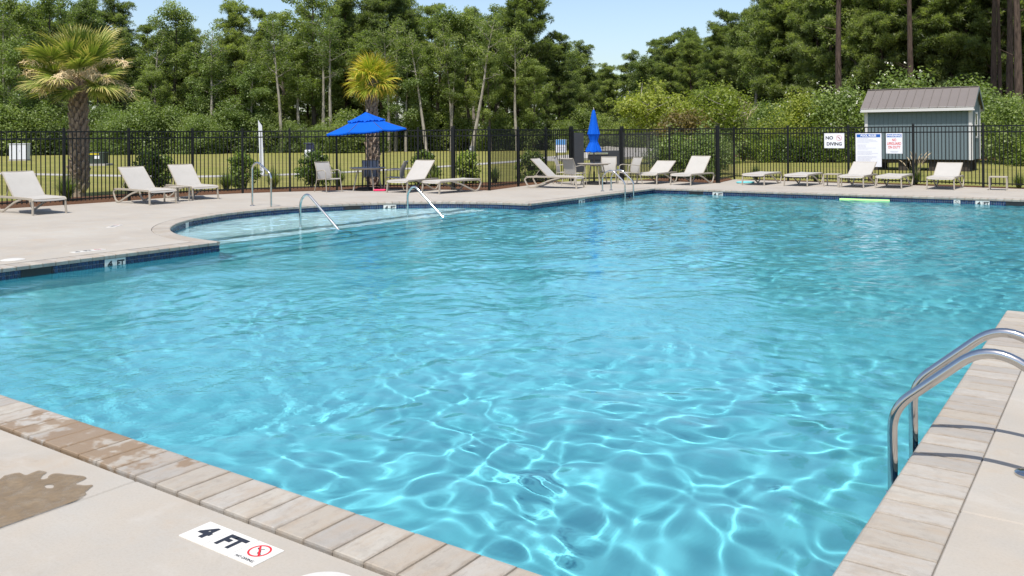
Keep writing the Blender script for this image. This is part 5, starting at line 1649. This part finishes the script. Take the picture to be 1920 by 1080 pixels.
def spot(bearing, d):
    """a point d metres out, bearing in thousandths of the distance to the right of the view axis"""
    q = fwd * d + right * (d * bearing / 1000); return q.x, q.y
RR = random.Random(21)
LB = {'pine': 'loblolly pine in the wood, dark green with rounded tufts', 'broad': 'tall broadleaf tree in the wall of woods beyond the lawn', 'lite': 'lighter green broadleaf tree in front of the darker woods', 'thick': 'bright green thicket shrub at the foot of the left woods'}
ZONES = [(110, 'left of the thick palm'), (240, 'right behind the thick palm'), (400, 'above the second and third loungers'), (520, 'above the tall handrail'), (565, 'right of the white marker post'), (610, 'left of the open parasol'),
         (690, 'behind the left half of the small palm'), (770, 'right of the small palm'), (835, 'above the raised lounger by the parasol'), (900, 'above the flat lounger right of the parasol'), (1060, 'left of the gate'), (1180, 'behind the closed parasol'), (1300, 'above the yellow-green trees'),
         (1360, 'above the inner fence corner'), (1420, 'above the turquoise float'), (1480, 'above the first far flat lounger'), (1540, 'above the second far flat lounger'), (1640, 'above the pool signs'), (1710, 'above the left third of the shed'), (1775, 'above the middle of the shed'), (1840, 'above the right third of the shed'), (9999, 'right of the shed')]
KD = {'pine': 'tufted pine', 'broad': 'broadleaf tree', 'lite': 'light green tree', 'thick': 'thicket shrub'}
def zoned(kind, br, row):
    u = br * 1.649 + 960
    z = next(n for lim, n in ZONES if u < lim)
    return f'{row} {KD[kind]} of the woods {z}'
def wood(kind, br, d, H, lab=None, rz=None, row='front-row'):
    pr = {'pine': P_pine, 'broad': P_broad, 'lite': P_lite}[kind]
    p = RR.choice(pr); h0 = {'pine': 18.0, 'broad': 17.0, 'lite': 12.0}[kind]
    s = H / h0 * 1.06; x, y = spot(br, d)
    nm = {'pine': 'pine_tree', 'broad': 'broadleaf_tree', 'lite': 'light_green_tree'}[kind]
    return plant(p, nm, lab or zoned(kind, br, row), 'tree', x, y, rz=RR.uniform(0, 6.28) if rz is None else rz, s=s * RR.uniform(.92, 1.1), sz=s, group=None if lab else zoned(kind, br, row).replace('tree of', 'trees of').replace('pine of', 'pines of'))
def top(u, v, d): return (253 - v) / 1649 * d + 1.8      # height whose tip stands v pixels down the photograph
# front row of the left woods: photo column, top, distance, kind
front = [(20, -25, 100, 'broad', None), (85, -30, 104, 'broad', None), (160, -10, 102, 'broad', 'tall open-crowned tree behind the thick palm'), (235, 70, 106, 'broad', None),
         (320, 0, 104, 'broad', 'slim tall tree standing alone against the sky behind the left shrubs'), (365, 60, 110, 'pine', None), (445, 22, 108, 'pine', 'pointed pine rising into the sky gap on the left'), (405, 95, 100, 'lite', None),
         (530, 10, 104, 'broad', None), (590, -30, 103, 'broad', None), (650, -30, 108, 'pine', None), (715, -40, 108, 'pine', None), (765, -5, 112, 'pine', None), (815, 10, 104, 'broad', None),
         (880, 12, 103, 'broad', None), (930, 15, 106, 'broad', None), (995, -35, 104, 'pine', 'tall pine with long side limbs at the right end of the left woods'), (1050, 85, 106, 'pine', None),
         (470, 120, 98, 'lite', 'light green tree low in front of the woods left of the small palm'), (1000, 115, 100, 'broad', None), (560, 70, 100, 'broad', None), (690, 60, 102, 'broad', None), (845, 90, 99, 'broad', None), (920, 105, 98, 'broad', None), (280, 120, 99, 'broad', None), (120, 80, 98, 'broad', None), (40, 70, 97, 'lite', None), (760, 100, 99, 'lite', None)]
for u, v, d, k, lab in front: wood(k, (u - 960) / 1.649, d, top(u, v, d), lab)
# slender trees with pale bare trunks at the edge of the left woods
P_slim = [proto('b', *broadleaf(460 + k, 16.0, 2.3, .58, per=80, lumps=.7), M_bark_pale, M_leaf_a) for k in range(3)]
slim = [(12, 'slender pale trunk at the far left edge of the woods'), (395, 'slender pale trunk above the third lounger'), (470, 'slender pale trunk left of the white marker post'), (528, 'bright pale trunk right of the white marker post'), (605, 'pale trunk just left of the open parasol'), (622, 'thin pale trunk touching the left end of the open parasol'),
        (730, 'dark slender trunk right of the small palm'), (742, 'pale slender trunk second right of the small palm'), (800, 'leaning white trunk above the raised lounger by the parasol'), (848, 'slender pale trunk above the flat lounger'), (884, 'slender trunk right of the leaning white one'), (970, 'dark slender trunk left of the blue lawn sign'), (290, 'slender trunk between thick palm and the lone tall tree')]
for i, (u, lab) in enumerate(slim):
    d = 96.5 + (i * 7 % 5); x, y = spot((u - 960) / 1.649, d); hh = RR.uniform(14, 17.5)
    plant(P_slim[i % 3], 'slender_tree', lab, 'tree', x, y, rz=RR.uniform(0, 6), s=hh / 16 * .9, sz=hh / 16, lean=(0, .16) if 'leaning' in lab else (0, 0))
def skyline(u):
    xs = [-200, 200, 240, 300, 350, 400, 520, 780, 870, 1050, 1095, 1230, 1330, 1400, 1450, 2200]
    vs = [-40, -20, 75, 40, 40, 70, 10, 10, 25, 40, 100, 72, 38, 10, -20, -60]
    return float(np.interp(u, xs, vs))
for row, (d0, n) in enumerate(((113, 20), (123, 19), (135, 17))):
    for i in range(n):
        u = -140 + 1250 * (i + RR.uniform(.1, .9)) / n; d = d0 + RR.uniform(-4, 4)
        v = skyline(u) + RR.uniform(5, 60)
        wood('pine' if RR.random() < (.35 if u < 640 else .55) else 'broad', (u - 960) / 1.649, d, min(21, top(u, v, d)), row=('second-row', 'third-row', 'back-row')[row])
for i in range(44):      # thicket along the lawn edge
    u = -120 + 1210 * (i + RR.uniform(0, 1)) / 44; d = 96 + RR.uniform(-3, 4) + (6 if u > 700 else 0)
    hv = (205 if u < 480 else 222) + RR.uniform(-14, 18); H = (253 - hv) / 1649 * d + 1.8
    p = RR.choice(P_thick if (u < 620 and RR.random() < .8) else P_thick2); x, y = spot((u - 960) / 1.649, d)
    s = H / 4.6 * (1.0 if p in P_thick else 1.15)
    zl = next(n for lim, n in ZONES if u < lim); tone = 'bright green' if p in P_thick else 'dark green'
    plant(p, 'thicket_shrub', f'{tone} thicket shrub at the lawn edge {zl}', 'shrub', x, y, rz=RR.uniform(0, 6), s=s, group=f'{tone} thicket shrubs at the lawn edge {zl}')
# the right woods: pines along the road from far to near
for row, (off, n) in enumerate(((0, 26), (8, 24), (17, 22))):
    for i in range(n):
        f = (i + RR.uniform(.1, .9)) / n
        u = 1075 + 960 * f ** .92
        d = float(np.interp(u, [1060, 1200, 1330, 1450, 1600, 1800, 2000], [158, 132, 108, 90, 76, 71, 68])) + off + RR.uniform(-2.5, 2.5)
        v = skyline(u) + (RR.uniform(16, 46) if u < 1430 else RR.uniform(-60, 20)) + row * 3
        H = top(u, v, d)
        k = 'pine' if RR.random() < .86 else 'broad'
        wood(k, (u - 960) / 1.649, d, min(24, H), row=('front-row', 'second-row', 'third-row', 'back-row')[row])
for i in range(15):
    u = 1090 + 420 * (i + RR.random()) / 15; d = float(np.interp(u, [1060, 1200, 1330, 1450, 1600], [146, 118, 94, 78, 68])) + RR.uniform(-2, 2)
    x, y = spot((u - 960) / 1.649, d)
    plant(RR.choice(P_thick2), 'thicket_shrub', 'dark green thicket shrub below the pines ' + next(n for lim, n in ZONES if u < lim), 'shrub', x, y, rz=RR.uniform(0, 6), s=RR.uniform(.75, 1.1), group='thicket shrubs below the pines ' + next(n for lim, n in ZONES if u < lim))
tr_l = ['tall bare pine trunk above the blossom bush', 'tall bare pine trunk behind the middle of the shed roof', 'leftmost of the close bare trunks right of the shed', 'thin bare trunk second in the group right of the shed', 'stout bare trunk third in the group right of the shed', 'stoutest bare trunk at the right edge']
for (u, d, s), lab in zip([(1575, 61, 1.0), (1712, 63, 1.0), (1862, 60, .9), (1877, 66, .7), (1890, 58, 1.0), (1910, 52, 1.05)], tr_l):
    x, y = spot((u - 960) / 1.649, d)
    plant(P_tall[len(lab) % 2], 'pine_tree', lab, 'tree', x, y, rz=RR.uniform(0, 6), s=.82 * s, sz=1.0, group='tall bare-trunked pines near the shed')
# the wood beyond, one mass
rg = np.random.default_rng(9); cl = []
for i in range(520):
    u = -250 + 2500 * (i + rg.random()) / 520
    d = float(np.interp(u, [-250, 1000, 1100, 1330, 1600, 2250], [172, 172, 200, 150, 112, 104])) + rg.uniform(0, 9)
    hmax = top(u, skyline(u) + 60, d); x, y = spot((u - 960) / 1.649, d)
    for _ in range(3): cl.append((x + rg.uniform(-2, 2), y + rg.uniform(-2, 2), rg.uniform(.5, max(3, min(hmax, 15))), rg.uniform(1.6, 2.6)))
co, f, sh = foliage(rg, cl, 14, .8, .6)
tag(link('far_woods', np_mesh('far_woods', co, f, M_leaf_a, sh)), kind='stuff')
# leaf litter under the trees
t = NT('forest_floor'); M_litter = t.set(t.ramp(t.noise(t.world(), 2.5, 5), [(.3, (.025, .022, .012)), (.7, (.07, .055, .03))]), .95)
ed = [spot((u - 960) / 1.649, d) for u, d in [(-400, 101), (300, 101), (700, 104), (1040, 106)]] + [spot((u - 960) / 1.649, d) for u, d in [(1100, 300), (-400, 300)]]
tag(poly_sheet('forest_floor', [ed], -.11, M_litter), kind='structure')
ed = [spot((u - 960) / 1.649, d) for u, d in [(1080, 150), (1200, 122), (1330, 98), (1450, 82), (1600, 70), (1800, 65), (2100, 62), (2100, 260), (1130, 300)]]
tag(poly_sheet('forest_floor', [ed], -.092, M_litter), kind='structure')
